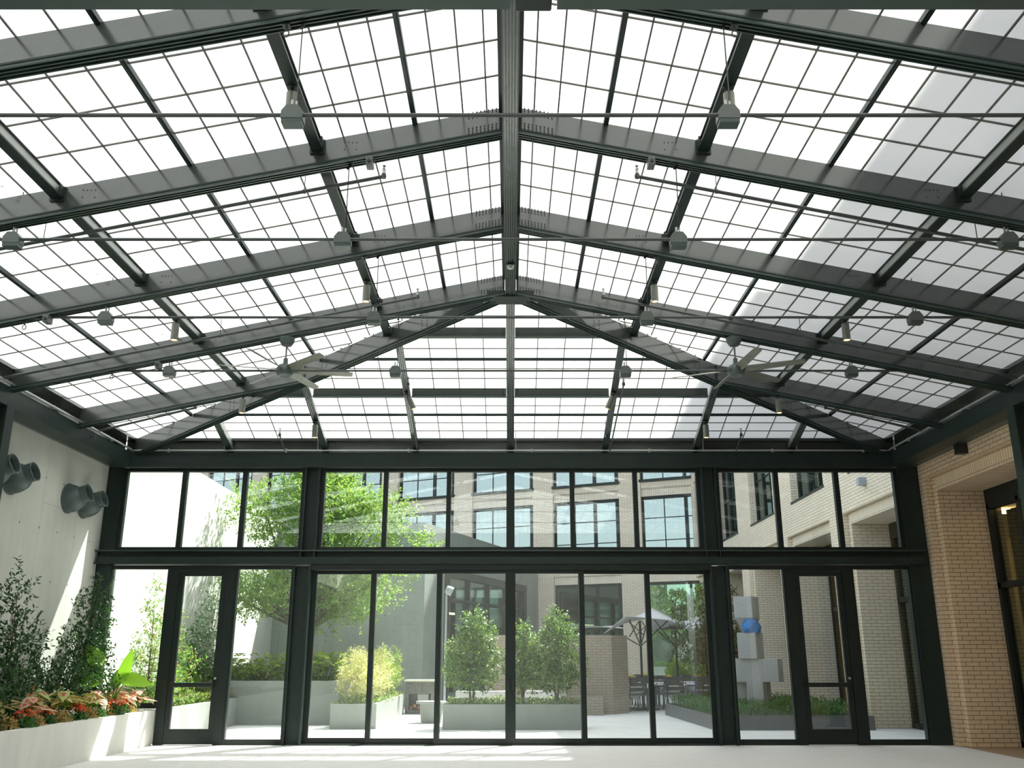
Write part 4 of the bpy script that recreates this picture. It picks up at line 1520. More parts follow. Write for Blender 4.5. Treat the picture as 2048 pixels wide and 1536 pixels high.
def caladium(seed, n, blush):
    """a clump of heart-shaped leaves with a coloured middle"""
    rr = random.Random(seed)
    t = thing('caladium_plant', 'x', 'plant', (0, 0, 0), 'caladiums in the indoor planter')
    st, lf = MB(), MB()
    for i in range(n):
        a = 2 * PI * i / n + rr.uniform(-.3, .3)
        rad = rr.uniform(0.04, 0.26)
        h = rr.uniform(0.24, 0.46) - rad * 0.3
        e = Vector((math.cos(a) * rad, math.sin(a) * rad, h))
        st.tube([(0, 0, -0.02), (e.x * .4, e.y * .4, h * .7), e], [0.007, 0.006, 0.004], 5)
        d = Vector((math.cos(a), math.sin(a), rr.uniform(-.75, -.1))).normalized()
        s = d.cross(Vector((0, 0, 1))).normalized()
        nn = s.cross(d)
        L_ = rr.uniform(0.12, 0.19)
        outl = [(-0.30, 0.0), (-0.42, 0.24), (-0.25, 0.42), (0.0, 0.46), (0.3, 0.36), (0.65, 0.16), (1.0, 0.0)]
        ring = [(f, h_) for f, h_ in outl] + [(f, -h_) for f, h_ in reversed(outl[1:-1])]
        P = lambda f, h_: e + d * L_ * f + s * L_ * h_ - nn * L_ * 0.18 * (h_ * h_ * 2 + max(0, f) ** 2 * 0.7)
        inner = [P(0.05 + (f - 0.05) * (0.5 if j % 2 else 0.32), h_ * (0.5 if j % 2 else 0.3)) for j, (f, h_) in enumerate(ring)]
        outer = [P(f, h_) for f, h_ in ring]
        c = P(0.05, 0)
        n_ = len(ring)
        lf.add([c] + inner, [(0, 1 + j, 1 + (j + 1) % n_) for j in range(n_)], 1)
        lf.add(inner + outer, [(j, (j + 1) % n_, n_ + (j + 1) % n_, n_ + j) for j in range(n_)], 0)
    st.build('stalk', 'leaf_ear', t)
    lf.build('leaf', ['caladium_blush' if blush else 'caladium_green', 'caladium_pink'], t, smooth=True)
    return t


cp = [caladium(31, 19, False), caladium(32, 18, True)]
spots_c = [(-6.62, 12.0, 0), (-6.75, 12.65, 0), (-6.55, 13.2, 1), (-6.78, 13.75, 0), (-6.55, 14.1, 0), (-6.72, 14.55, 0), (-6.50, 14.85, 0),
           (-6.60, 15.35, 1), (-6.42, 15.8, 1), (-6.58, 16.3, 1), (-6.38, 16.45, 1)]
LC = ['pink and green caladium at the picture edge of the indoor planter', 'pink and green caladium below the dark edge shrub',
      'blush caladium near the picture edge of indoor planter', 'red-hearted caladium in front of the low bushy shrub',
      'green caladium with red hearts, towards the planter rim, left of the tall shrub', 'red-hearted caladium at the foot of the tall dark shrub',
      'green caladium right above the orange-red flowers by the tall shrub', 'blush caladium below the bright elephant ear leaves',
      'blush caladium at the planter rim in front of the elephant ear', 'blush caladium between elephant ear and glass', 'blush caladium at the end of the planter by the hinged door']
used = [False, False]
for (x, y, k), lb in zip(spots_c, LC):
    lb = lb.replace(' left of the tall shrub', ' before the tall shrub').replace(' right above', ' above')
    if not used[k]:
        cp[k].location = (x, y, 0.54)
        cp[k]['label'] = lb
        used[k] = True
    else:
        copy_thing(cp[k], lb, (x, y, 0.54), rr.uniform(0, 6), rr.uniform(.9, 1.15))


def clump(kind, mat, seed, r, h, n, ll, lw):
    rng = np.random.default_rng(seed)
    t = thing(kind, 'x', 'flower' if 'bloom' in kind or 'begonia' in kind else 'plant', (0, 0, 0))
    a = rng.uniform(0, 2 * PI, n)
    rad = r * np.sqrt(rng.uniform(0, 1, n))
    z = h * np.sqrt(np.maximum(0, 1 - (rad / r) ** 2)) * rng.uniform(0.35, 1, n)
    pts = np.stack([rad * np.cos(a), rad * np.sin(a), z], 1)
    d = np.stack([np.cos(a) * .6, np.sin(a) * .6, np.full(n, 0.7)], 1)
    V, F = leaves_mesh(pts, d, ll, lw, rng, jitter=0.5)
    child('foliage', np_mesh('foliage', V, F, [mat]), t)
    return t


tanp = clump('tan_bloom_clump', 'tan_bloom', 41, 0.18, 0.22, 420, 0.045, 0.016)
tanp['group'] = 'tan feathery flower clumps at the planter rim'
LT = ['tan feathery flower clump at the picture edge of the planter rim', 'tan feathery clump, second along the planter rim', 'tan feathery clump below the green caladium, third along the rim',
      'tan feathery clump between red flowers, fourth along the rim', 'pale tan clump in front of the tall dark shrub', 'tan clump below the elephant ear plant', 'large tan clump near the planter end', 'tan clump last before the hinged door']
for i, (x, y) in enumerate(((-6.42, 11.7), (-6.48, 12.4), (-6.42, 13.0), (-6.42, 13.75), (-6.40, 14.6), (-6.42, 15.25), (-6.45, 15.6), (-6.40, 16.1))):
    if i == 0:
        tanp.location = (x, y, 0.52)
        tanp['label'] = LT[0]
    else:
        copy_thing(tanp, LT[i], (x, y, 0.52), rr.uniform(0, 6), rr.uniform(.85, 1.15))
redp = clump('red_begonia', 'leaf_bed', 43, 0.14, 0.18, 120, 0.07, 0.05)
rng = np.random.default_rng(44)
pts = rng.normal(0, 0.075, (46, 3)) * np.array([1, 1, .35]) + np.array([0, 0, 0.21])
V, F = leaves_mesh(pts, rng.normal(0, 1, (46, 3)), 0.05, 0.045, rng)
child('blossom', np_mesh('blossom', V, F, ['red_petal']), redp)
redp['group'] = 'red flowers in the indoor planter'
LR = ['orange-red flowers below the caladiums at the picture edge', 'orange-red flowers in the middle of the indoor planter rim', 'bright red flowers in front of the tall dark shrub',
      'red flowers just behind the bright red ones', 'orange-red flowers below the blush caladium near the glass', 'small red flowers by the end of the indoor planter']
for i, (x, y) in enumerate(((-6.38, 12.7), (-6.45, 13.4), (-6.38, 14.25), (-6.52, 14.45), (-6.45, 15.95), (-6.34, 15.42))):
    if i == 0:
        redp.location = (x, y, 0.53)
        redp['label'] = LR[0]
    else:
        copy_thing(redp, LR[i], (x, y, 0.53), rr.uniform(0, 6), rr.uniform(.9, 1.1))
whp = clump('white_begonia', 'leaf_bed', 45, 0.12, 0.14, 100, 0.06, 0.04)
pts = rng.normal(0, 0.06, (36, 3)) * np.array([1, 1, .35]) + np.array([0, 0, 0.16])
V, F = leaves_mesh(pts, rng.normal(0, 1, (36, 3)), 0.04, 0.035, rng)
child('blossom', np_mesh('blossom', V, F, ['white_petal']), whp)
whp['group'] = 'white flowers in the indoor planter'
for i, ((x, y), lb) in enumerate(zip(((-6.42, 14.0), (-6.36, 14.95), (-6.6, 12.35)), ('white flowers between the red ones at the planter rim', 'white flowers beside the pale tan clump', 'white flowers behind the rim at the picture edge'))):
    if i == 0:
        whp.location = (x, y, 0.53)
        whp['label'] = lb
    else:
        copy_thing(whp, lb, (x, y, 0.53), rr.uniform(0, 6), 1.0)
gc = []


def ground_cover(label, x0, x1, y0, y1, z, mat, n, ll, lw, h, seed, name='ground_cover', shape=None):
    rng = np.random.default_rng(seed)
    pts = np.stack([rng.uniform(x0, x1, n), rng.uniform(y0, y1, n), z + h * rng.uniform(0, 1, n) ** 0.7], 1)
    lump = 0.5 + 0.5 * np.sin(pts[:, 0] * 5.1 + seed) * np.cos(pts[:, 1] * 4.3 + seed)
    pts[:, 2] = z + (pts[:, 2] - z) * (0.55 + 0.45 * lump)
    d = rng.normal(0, .6, (n, 3)) + np.array([0, 0, .7])
    V, F = leaves_mesh(pts, d, ll, lw, rng, jitter=.4)
    o = bpy.data.objects.new(name, np_mesh(name, V, F, [mat]))
    COL.objects.link(o)
    return tag(o, label, 'plants', None, 'stuff')


ground_cover('dark leafy ground cover filling the indoor planter', -7.4, -6.42, 9.0, 16.7, 0.53, 'leaf_shrub', 5200, 0.085, 0.04, 0.2, 3)
# outside, low planter along the concrete wall
shrub('young_tree', 'slender bright green young tree just outside the narrow glass pane', 'tree', (-6.85, 18.0, 0.53), 3, 'leaf_bright', 0.07, 0.028,
      column_blobs(2.15, 0.55, 9, rr, 0.0, 0.3), 430, 6, 51, 'young trees in the outdoor planter')
shrub('young_tree', 'denser young tree outside, seen through the hinged door', 'tree', (-6.75, 20.6, 0.53), 2, 'leaf_shrub', 0.065, 0.028,
      column_blobs(2.35, 0.62, 10, rr, 0.25, 0.5), 700, 6, 52, 'young trees in the outdoor planter')
shrub('young_tree', 'pale yellow-green young tree between the other two outdoor ones', 'tree', (-7.0, 19.5, 0.53), 2, 'leaf_bright', 0.065, 0.028,
      column_blobs(1.7, 0.55, 7, rr, 0.0, 0.3), 360, 6, 53, 'young trees in the outdoor planter')
ground_cover('green leafy ground cover in the outdoor planter along the concrete wall', -7.42, -6.28, 17.2, 21.7, 0.5, 'leaf_ivy', 4200, 0.07, 0.045, 0.3, 4)
ground_cover('dark low plants at the back of the outdoor planter', -7.4, -6.6, 17.2, 21.7, 0.5, 'leaf_bed', 2600, 0.08, 0.04, 0.55, 5)


# ferns on the raised planter
def fern(seed):
    rr = random.Random(seed)
    t = thing('fern', 'x', 'fern', (0, 0, 0), 'ferns along the raised planter')
    b = MB()
    for i in range(12):
        a = 2 * PI * i / 12 + rr.uniform(-.25, .25)
        Lf = rr.uniform(0.32, 0.5)
        for j in range(9):
            f0 = j / 9
            r0 = Lf * f0 * 0.9
            z0 = (0.30 + 0.22 * (i % 3) / 2) * math.sin(min(1.0, f0 * 1.05) * PI * 0.66)
            w_ = 0.13 * (1 - f0) + 0.02
            u = Vector((math.cos(a), math.sin(a), 0))
            v = Vector((-u.y, u.x, 0))
            p = u * r0 + Vector((0, 0, z0))
            for s in (-1, 1):
                b.add([p, p + u * 0.02 + v * s * w_ + Vector((0, 0, .035)), p + u * 0.06 + v * s * w_ * 0.75 + Vector((0, 0, .03)), p + u * 0.05 + Vector((0, 0, .02))], [(0, 1, 2, 3)])
    b.build('frond', 'leaf_fern', t)
    return t


fp = fern(61)
nf = 0
for i in range(20):
    x = -7.0 + i * 0.154
    lb = 'yellow-green fern on the raised planter, %s along its front edge' % (ORD + ['ninth', 'tenth', 'eleventh', 'twelfth', 'thirteenth', 'fourteenth', 'fifteenth', 'sixteenth', 'seventeenth', 'eighteenth', 'nineteenth', 'last'])[i]
    loc = (x, 22.25 + (i % 3) * 0.22, 0.90)
    if i == 0:
        fp.location = loc
        fp['label'] = lb
    else:
        copy_thing(fp, lb, loc, rr.uniform(0, 6), rr.uniform(.8, 1.25))
ground_cover('low green planting under the ferns of the raised planter', -7.4, -4.1, 22.0, 24.5, 0.88, 'leaf_fern', 8000, 0.10, 0.04, 0.36, 6)


# flood lights in the raised planter
def flood(label, x, y, first=[None]):
    if first[0]:
        return copy_thing(first[0], label, (x, y, 0.90), rr.uniform(-.3, .3))
    t = thing('garden_spotlight', label, 'lamp', (0, 0, 0), 'garden spotlights on the raised planter')
    MB().tube([(0, 0, 0), (0, 0, 0.16)], 0.015, 8).lathe([(0.05, 0), (0.05, 0.02)], 12).build('stake', 'black_plastic', t)
    MB().lathe([(0.035, 0), (0.05, 0.03), (0.055, 0.25), (0.048, 0.25), (0.045, 0.22)], 14, Matrix.Translation((0, 0, 0.15)) @ Matrix.Rotation(R(22), 4, 'Y')).build('lamp_head', 'black_plastic', t, smooth='auto')
    first[0] = t
    t.location = (x, y, 0.90)
    return t


flood('black garden spotlight leaning at the hinged-door end of the raised planter', -6.75, 21.95)
flood('black garden spotlight among ferns in the middle of the raised planter', -5.55, 22.3)
flood('black garden spotlight just past the lower post on the raised planter', -4.2, 21.95)
flood('black garden spotlight nearest the golden shrubs on the raised planter', -4.15, 23.4)

# the elm
tl = []
rr2 = random.Random(77)
for i in range(26):
    a = rr2.uniform(0, 2 * PI)
    lvl = rr2.choice((0.05, 0.2, 0.35, 0.5, 0.65, 0.8, 0.95))
    rad = (2.75 * math.sin(PI * min(0.97, lvl * 0.8 + 0.22))) * rr2.uniform(0.35, 0.95)
    tl.append((math.cos(a) * rad + 0.75, math.sin(a) * rad * 0.85, 1.95 + lvl * 3.6, rr2.uniform(.55, .95), rr2.uniform(.5, .9), rr2.uniform(.28, .42)))
tl += [(1.7, -.3, 1.85, .7, .6, .35), (2.3, 0, 2.7, .8, .6, .3), (-1.5, -.2, 2.0, .8, .6, .3), (-2.2, 0, 2.8, .6, .6, .3), (.5, 0, 5.3, .9, .8, .4), (.2, -.5, 3.9, 1.2, 1.0, .6), (1.2, -.6, 4.6, .9, .9, .5), (-0.8, -.6, 4.3, 1.0, .9, .5), (0.9, -.3, 1.6, .6, .6, .35)]
shrub('elm_tree', 'big light green tree with layered crown rising from the raised planter', 'tree', (-5.75, 24.4, 0.88), 1, 'leaf_elm', 0.09, 0.042, tl, 5400, 10, 78, stem_r=0.08, twig_len=0.42, upward=0.15, trunk_h=1.2)

# golden feathery shrubs
gb = [(0.0, 0.2, .35, .42, .45, .35), (0.05, 1.2, .55, .45, .6, .5), (0.0, 2.3, .6, .42, .6, .55), (0, 3.5, .55, .42, .6, .5), (0.0, 4.5, .45, .4, .5, .4), (-.15, .6, .75, .3, .35, .4), (.1, 1.9, .85, .25, .35, .35)]
shrub('golden_shrub', 'pale golden feathery shrub at the near end of its trough', 'shrub', (-3.35, 20.95, 0.44), 3, 'leaf_gold', 0.085, 0.014,
      [(0, 0.25, .42, .42, .4, .34), (-.12, .4, .72, .3, .3, .3), (.12, .5, .55, .3, .3, .3), (-.05, .3, .95, .12, .12, .2)], 420, 12, 81, 'golden shrubs in the trough', stem_r=0.01, upward=.7)
shrub('golden_shrub', 'pale golden feathery shrub in the middle of its trough', 'shrub', (-3.3, 22.6, 0.44), 3, 'leaf_gold', 0.085, 0.014,
      [(0, 0, .5, .45, .6, .42), (.1, .4, .75, .3, .4, .35), (-.1, -.3, .85, .2, .25, .3), (.15, 0, 1.0, .12, .15, .2)], 460, 12, 82, 'golden shrubs in the trough', stem_r=0.01, upward=.7)
shrub('golden_shrub', 'greener feathery shrub at the far end of the trough', 'shrub', (-3.3, 24.5, 0.44), 3, 'leaf_fern', 0.085, 0.016,
      [(0, 0, .5, .42, .7, .42), (.1, .4, .8, .3, .4, .35), (-.1, -.4, .85, .25, .3, .3)], 380, 10, 83, 'golden shrubs in the trough', stem_r=0.01, upward=.7)
ground_cover('small green leaves trailing over the golden shrub trough', -3.8, -2.85, 20.62, 25.8, 0.44, 'leaf_ivy', 1700, 0.07, 0.04, 0.16, 8)

# three bushes in the wide trough
for i, (x, y, s, lb) in enumerate(((-0.82, 20.95, 1.05, 'glossy round bush in the wide trough, nearest the golden shrubs'), (0.28, 21.05, 0.95, 'thinner glossy bush in the middle of the wide trough'), (1.0, 20.9, 1.05, 'glossy round bush at the brick-pier end of the wide trough'))):
    rq = random.Random(90 + i)
    bl = [(0, 0, .92 * s, .5 * s, .42, .42 * s), (.12, .05, 1.36 * s, .34 * s, .34, .34 * s), (-.18, -.05, 1.1 * s, .35 * s, .34, .36 * s), (.32, 0, .74 * s, .34 * s, .34, .3 * s), (-.34, 0, .66 * s, .3 * s, .34, .28 * s), (.02, 0, 1.72 * s, .17 * s, .17, .22 * s), (0, -.05, .5 * s, .42 * s, .38, .2 * s), (-.05, 0, 1.5 * s, .24 * s, .24, .26 * s)]
    if i == 1:
        bl = [(b[0] * .6, b[1], b[2], b[3] * .62, b[4] * .7, b[5]) for b in bl]
    shrub('holly_bush', lb, 'bush', (x, y, 0.44), 2, 'leaf_holly', 0.06, 0.034, bl, 1150 if i != 1 else 560, 9, 91 + i, 'glossy bushes in the wide trough', stem_r=0.03, trunk_h=.5, twig_len=.16)
ground_cover('low variegated leaves edging the wide trough', -1.38, 1.55, 20.42, 21.45, 0.42, 'leaf_ivy', 2400, 0.065, 0.04, 0.2, 9)

# bed round the sculpture
ground_cover('dense green leafy planting in the metal-edged bed', 4.25, 7.55, 20.4, 25.5, 0.2, 'leaf_bed', 13000, 0.10, 0.022, 0.36, 10)
mt = [(0, 0, 1.6, .7, .7, .35), (.3, 0, 2.2, .6, .6, .35), (-.35, 0, 2.0, .55, .6, .3), (.1, .1, 2.75, .5, .5, .3), (-.1, 0, 1.2, .6, .6, .22), (.5, 0, 1.55, .5, .5, .25), (-.6, 0, 1.5, .4, .4, .22)]
shrub('maple_tree', 'small dark reddish-green maple beside the block sculpture', 'tree', (5.25, 24.4, 0.2), 1, 'leaf_maple', 0.085, 0.04, mt, 900, 8, 101, stem_r=0.04, trunk_h=.8, twig_len=.25, upward=.0)

# ------------------------------------------------------------------ block sculpture
SC = (5.85, 22.6, 0.2)
t = thing('block_sculpture', 'stacked grey stone block sculpture holding a bright blue stone', 'sculpture', SC, None, R(-36))


def blk(name, x0, x1, y0, y1, z0, z1, mat='stone_block'):
    return MB().box(SC[0] + x0, SC[0] + x1, SC[1] + y0, SC[1] + y1, z0, z1).build(name, mat, t, bevel=0.008)


blk('leg', -0.20, 0.20, -0.25, 0.25, 0.15, 0.90)
blk('foot_block', -0.60, -0.28, 0.15, 0.55, 0.15, 0.88)
blk('wide_slab', -0.64, 0.56, -0.16, 0.16, 0.90, 1.42)
blk('middle_block', -0.36, 0.10, -0.24, 0.24, 1.42, 2.02)
b = MB()
prof = [(0.0, -0.03), (0.19, -0.01), (0.215, 0.10), (0.195, 0.20), (0.13, 0.29), (0.05, 0.33)]
b.lathe(prof, 14, Matrix.Translation((SC[0] - 0.04, SC[1] - 0.10, 2.02)))
rs = random.Random(3)
b.v = [(x + rs.uniform(-.035, .035), y + rs.uniform(-.035, .035), z + rs.uniform(-.03, .03) if z > 2.05 else max(z, 2.015)) for x, y, z in b.v]
b.build('blue_stone', 'blue_stone', t, smooth='auto')
blk('top_block', -0.40, 0.06, -0.22, 0.24, 2.36, 2.86)
X_, Y_ = SC[0], SC[1]
b = MB().hexa([(X_ - .30, Y_ + .10, 2.02), (X_ - .12, Y_ + .10, 2.02), (X_ - .12, Y_ + .24, 2.02), (X_ - .30, Y_ + .24, 2.02)], [(X_ - .40, Y_ - .22, 2.36), (X_ + .06, Y_ - .22, 2.36), (X_ + .06, Y_ + .24, 2.36), (X_ - .40, Y_ + .24, 2.36)])
b.build('support_wedge', 'stone_block', t)

# ------------------------------------------------------------------ brick pier wall with bench
t = thing('brick_pier', 'free-standing brick pier wall with low bench beyond the three bushes', 'wall', (1.1, 26.5, 0))
MB().prism([(-0.7, 25.9, 0), (2.76, 25.9, 0), (3.28, 26.6, 0), (3.28, 27.0, 0), (-0.7, 27.0, 0)], (0, 0, 2.04)).build('body', 'pier_brick', t)
MB().box(0.2, 2.45, 25.45, 25.9, 0, 0.45).build('bench', 'pier_brick', t)

# outdoor grill
t = thing('outdoor_fireplace', 'dark brick outdoor fireplace with stacked firewood by the golden shrubs', 'fireplace', (-2.4, 26.3, 0))
b = MB()
b.box(-2.85, -2.05, 26.5, 26.8, 0, 0.82).box(-2.85, -2.75, 26.0, 26.5, 0, 0.82).box(-2.15, -2.05, 26.0, 26.5, 0, 0.82)
b.box(-2.75, -2.15, 26.0, 26.5, 0.5, 0.82).box(-2.75, -2.15, 26.0, 26.5, 0, 0.1)
b.build('body', 'grill_brick', t)
MB().box(-2.88, -2.02, 25.97, 26.83, 0.82, 0.86).build('top_slab', 'ivory_top', t)
b = MB()
for i in range(5):
    b.tube([(-2.68 + i * 0.1, 26.05, 0.15 + (i % 2) * 0.05), (-2.68 + i * 0.1, 26.45, 0.15 + (i % 2) * 0.05)], 0.045, 8)
b.build('firewood', 'firewood', t)
MB().box(-2.55, -2.25, 26.42, 26.49, 0.2, 0.48).build('metal_plate', 'galvanised', t)
# round table
t = thing('round_table', 'small round concrete table between the two troughs', 'table', (-1.85, 22.6, 0))
MB().lathe([(0.24, 0.0), (0.26, 0.2), (0.27, 0.42)], 24, Matrix.Translation((-1.85, 22.6, 0))).build('drum', 'court_concrete', t, smooth='auto')
MB().lathe([(0.36, 0.42), (0.37, 0.44), (0.36, 0.47)], 24, Matrix.Translation((-1.85, 22.6, 0))).build('top', 'court_concrete', t, smooth='auto')


# curved sofas behind the wide trough
def sofa(label, x, y, rz, w_):
    t = thing('outdoor_sofa', label, 'sofa', (x, y, 0), 'pale outdoor sofas', rz)
    def arc(r0, r1, z0, z1, a0, a1, n=12):
        b = MB()
        vs, fs = [], []
        for i in range(n + 1):
            a = a0 + (a1 - a0) * i / n
            for r_, z in ((r0, z0), (r1, z0), (r1, z1), (r0, z1)):
                vs.append((r_ * math.cos(a), r_ * math.sin(a) - 1.2, z))
        for i in range(n):
            for j in range(4):
                k = (j + 1) % 4
                fs.append((i * 4 + j, i * 4 + k, (i + 1) * 4 + k, (i + 1) * 4 + j))
        fs += [(0, 1, 2, 3), (n * 4 + 3, n * 4 + 2, n * 4 + 1, n * 4)]
        return b.add(vs, fs)
    a0, a1 = R(90 - w_), R(90 + w_)
    for nm, args, mt_ in (('base', (0.62, 1.32, 0.05, 0.25), 'grill_brick'), ('seat_cushion', (0.62, 1.25, 0.25, 0.42), 'cushion'), ('back_cushion', (1.18, 1.40, 0.25, 0.64), 'cushion')):
        q = arc(*args, a0, a1).build(nm, mt_, bevel=0.03)
        q.parent = t


sofa('pale curved outdoor sofa behind the bush nearest the golden shrubs', -0.7, 24.3, R(180), 30)
sofa('pale curved outdoor sofa facing the brick pier bench', 0.9, 24.4, R(150), 26)

# lamp post
t = thing('pole_lamp', 'slim grey pole lamp with round head behind the bushes', 'lamp', (-1.78, 26.2, 0))
MB().tube([(-1.80, 26.2, 0), (-1.80, 26.2, 3.2)], [0.035, 0.028], 10).lathe([(0.1, 0), (0.1, 0.02)], 14, Matrix.Translation((-1.8, 26.2, 0))).build('pole', 'lamp_grey', t, smooth='auto')
MB().lathe([(0.03, -0.1), (0.10, -0.09), (0.125, 0.0), (0.125, 0.10), (0.11, 0.10), (0.10, 0.02)], 20, Matrix.Translation((-1.72, 26.12, 3.25)) @ Matrix.Rotation(R(115), 4, 'Y')).build('lamp_head', 'lamp_grey', t, smooth='auto')


# ------------------------------------------------------------------ umbrellas, tables and chairs
def umbrella(label, x, y, zc, size, tw, tilt, rz):
    t = thing('patio_umbrella', label, 'umbrella', (x, y, 0), 'grey sail umbrellas', rz)
    n = 8
    vs, fs = [], []
    for k in (0.0, 0.018):
        for i in range(n + 1):
            for j in range(n + 1):
                u, v = i / n * 2 - 1, j / n * 2 - 1
                vs.append((u * size, v * size, zc + k + tw * u * v + tilt * u))
    m = (n + 1) ** 2
    for i in range(n):
        for j in range(n):
            a = i * (n + 1) + j
            fs.append((a, a + n + 1, a + n + 2, a + 1))
            fs.append((m + a, m + a + 1, m + a + n + 2, m + a + n + 1))
    for i in range(n):
        for a, b_ in ((i, i + 1), (n * (n + 1) + i + 1, n * (n + 1) + i), ((i + 1) * (n + 1), i * (n + 1)), (i * (n + 1) + n, (i + 1) * (n + 1) + n)):
            fs.append((a, b_, m + b_, m + a))
    o = MB().add(vs, fs).build('canopy', 'umbrella_cloth', smooth=True)
    o.parent = t
    o = MB().tube([(0, 0, 0), (0, 0, zc - 0.02)], 0.035, 10).build('pole', 'frame_steel', smooth='auto')
    o.parent = t
    b = MB()
    for sx, sy in ((1, 1), (1, -1), (-1, 1), (-1, -1)):
        b.tube([(0, 0, zc - 0.75), (sx * size * .75, sy * size * .75, zc - 0.03 + tw * sx * sy * .56 + tilt * sx * .75)], 0.018, 6)
        b.tube([(sx * size * .3, sy * size * .3, zc - 0.46 + tw * sx * sy * .1), (-sx * size * .2, sy * size * .55, zc - 0.04)], 0.014, 6)
    o = b.build('strut', 'frame_steel')
    o.parent = t
    o = MB().box(-0.35, 0.35, -0.35, 0.35, 0, 0.06).build('base', 'frame_steel')
    o.parent = t


umbrella('flat pale sail umbrella just above the brick pier', 2.45, 30.5, 2.38, 1.1, 0.08, 0.0, 0.1)
umbrella('grey sail umbrella with raised corner showing its struts', 3.85, 28.0, 2.52, 0.82, 0.22, 0.16, 0.3)
umbrella('twisted sail umbrella further back by the glazed corner', 5.3, 30.3, 2.50, 0.85, 0.24, 0.0, -0.2)
umbrella('sail umbrella half hidden by the maple', 6.65, 32.3, 2.5, 0.9, -0.2, 0.0, 0.15)


def chair(seed=0):
    t = thing('patio_chair', 'x', 'chair', (0, 0, 0), 'dark patio chairs round the tables')
    for sx in (-1, 1):
        for sy in (-1, 1):
            top = 0.44 if sy < 0 else 0.9
            o = MB().tube([(sx * 0.24, sy * 0.23 + (0.05 if sy > 0 else 0), 0), (sx * 0.24, sy * 0.22, 0.44)] + ([(sx * 0.24, 0.30, 0.9)] if sy > 0 else []), 0.014, 6).build('leg', 'chair_metal')
            o.parent = t
    o = MB().box(-0.24, 0.24, -0.23, 0.23, 0.42, 0.47).build('seat', 'chair_fabric', bevel=0.015)
    o.parent = t
    b = MB()
    for z0 in (0.54, 0.67, 0.79):
        b.hexa([(-0.225, 0.215 + (z0 - .44) * .17, z0), (0.225, 0.215 + (z0 - .44) * .17, z0), (0.225, 0.245 + (z0 - .44) * .17, z0), (-0.225, 0.245 + (z0 - .44) * .17, z0)],
               [(-0.225, 0.215 + (z0 - .33) * .17, z0 + .1), (0.225, 0.215 + (z0 - .33) * .17, z0 + .1), (0.225, 0.245 + (z0 - .33) * .17, z0 + .1), (-0.225, 0.245 + (z0 - .33) * .17, z0 + .1)])
    o = b.build('backrest', 'chair_fabric')
    o.parent = t
    o = MB().tube([(-0.24, 0.30, 0.9), (0.24, 0.30, 0.9)], 0.014, 6).tube([(-0.25, -0.2, 0.64), (-0.25, 0.25, 0.66)], 0.014, 6).tube([(0.25, -0.2, 0.64), (0.25, 0.25, 0.66)], 0.014, 6).build('arm_frame', 'chair_metal')
    o.parent = t
    return t


def dining_table():
    t = thing('dining_table', 'x', 'table', (0, 0, 0), 'dining tables under white cloths')
    o = MB().box(-0.45, 0.45, -0.45, 0.45, 0.70, 0.73).build('table_top', 'frame_steel')
    o.parent = t
    for sx in (-1, 1):
        for sy in (-1, 1):
            o = MB().tube([(sx * .38, sy * .38, 0), (sx * .38, sy * .38, 0.7)], 0.02, 6).build('leg', 'chair_metal')
            o.parent = t
    return t


def cloth_mesh():
    b = MB()
    R_ = 0.66
    n = 16
    vs, fs = [], []
    for i in range(n + 1):
        for j in range(n + 1):
            u, v = (i / n * 2 - 1), (j / n * 2 - 1)
            # square cloth laid cornerwise
            x, y = (u - v) * R_ / 1.0 * 0.72, (u + v) * R_ * 0.72
            ox, oy = max(0, abs(x) - 0.46), max(0, abs(y) - 0.46)
            d = ox + oy
            z = 0.735 - d * 0.95
            xx = max(-0.47, min(0.47, x)) + math.copysign(0.02 * min(1, d * 8), x) * (ox > 0)
            yy = max(-0.47, min(0.47, y)) + math.copysign(0.02 * min(1, d * 8), y) * (oy > 0)
            vs.append((xx, yy, z))
    for i in range(n):
        for j in range(n):
            a = i * (n + 1) + j
            fs.append((a, a + n + 1, a + n + 2, a + 1))
    return b.add(vs, fs)


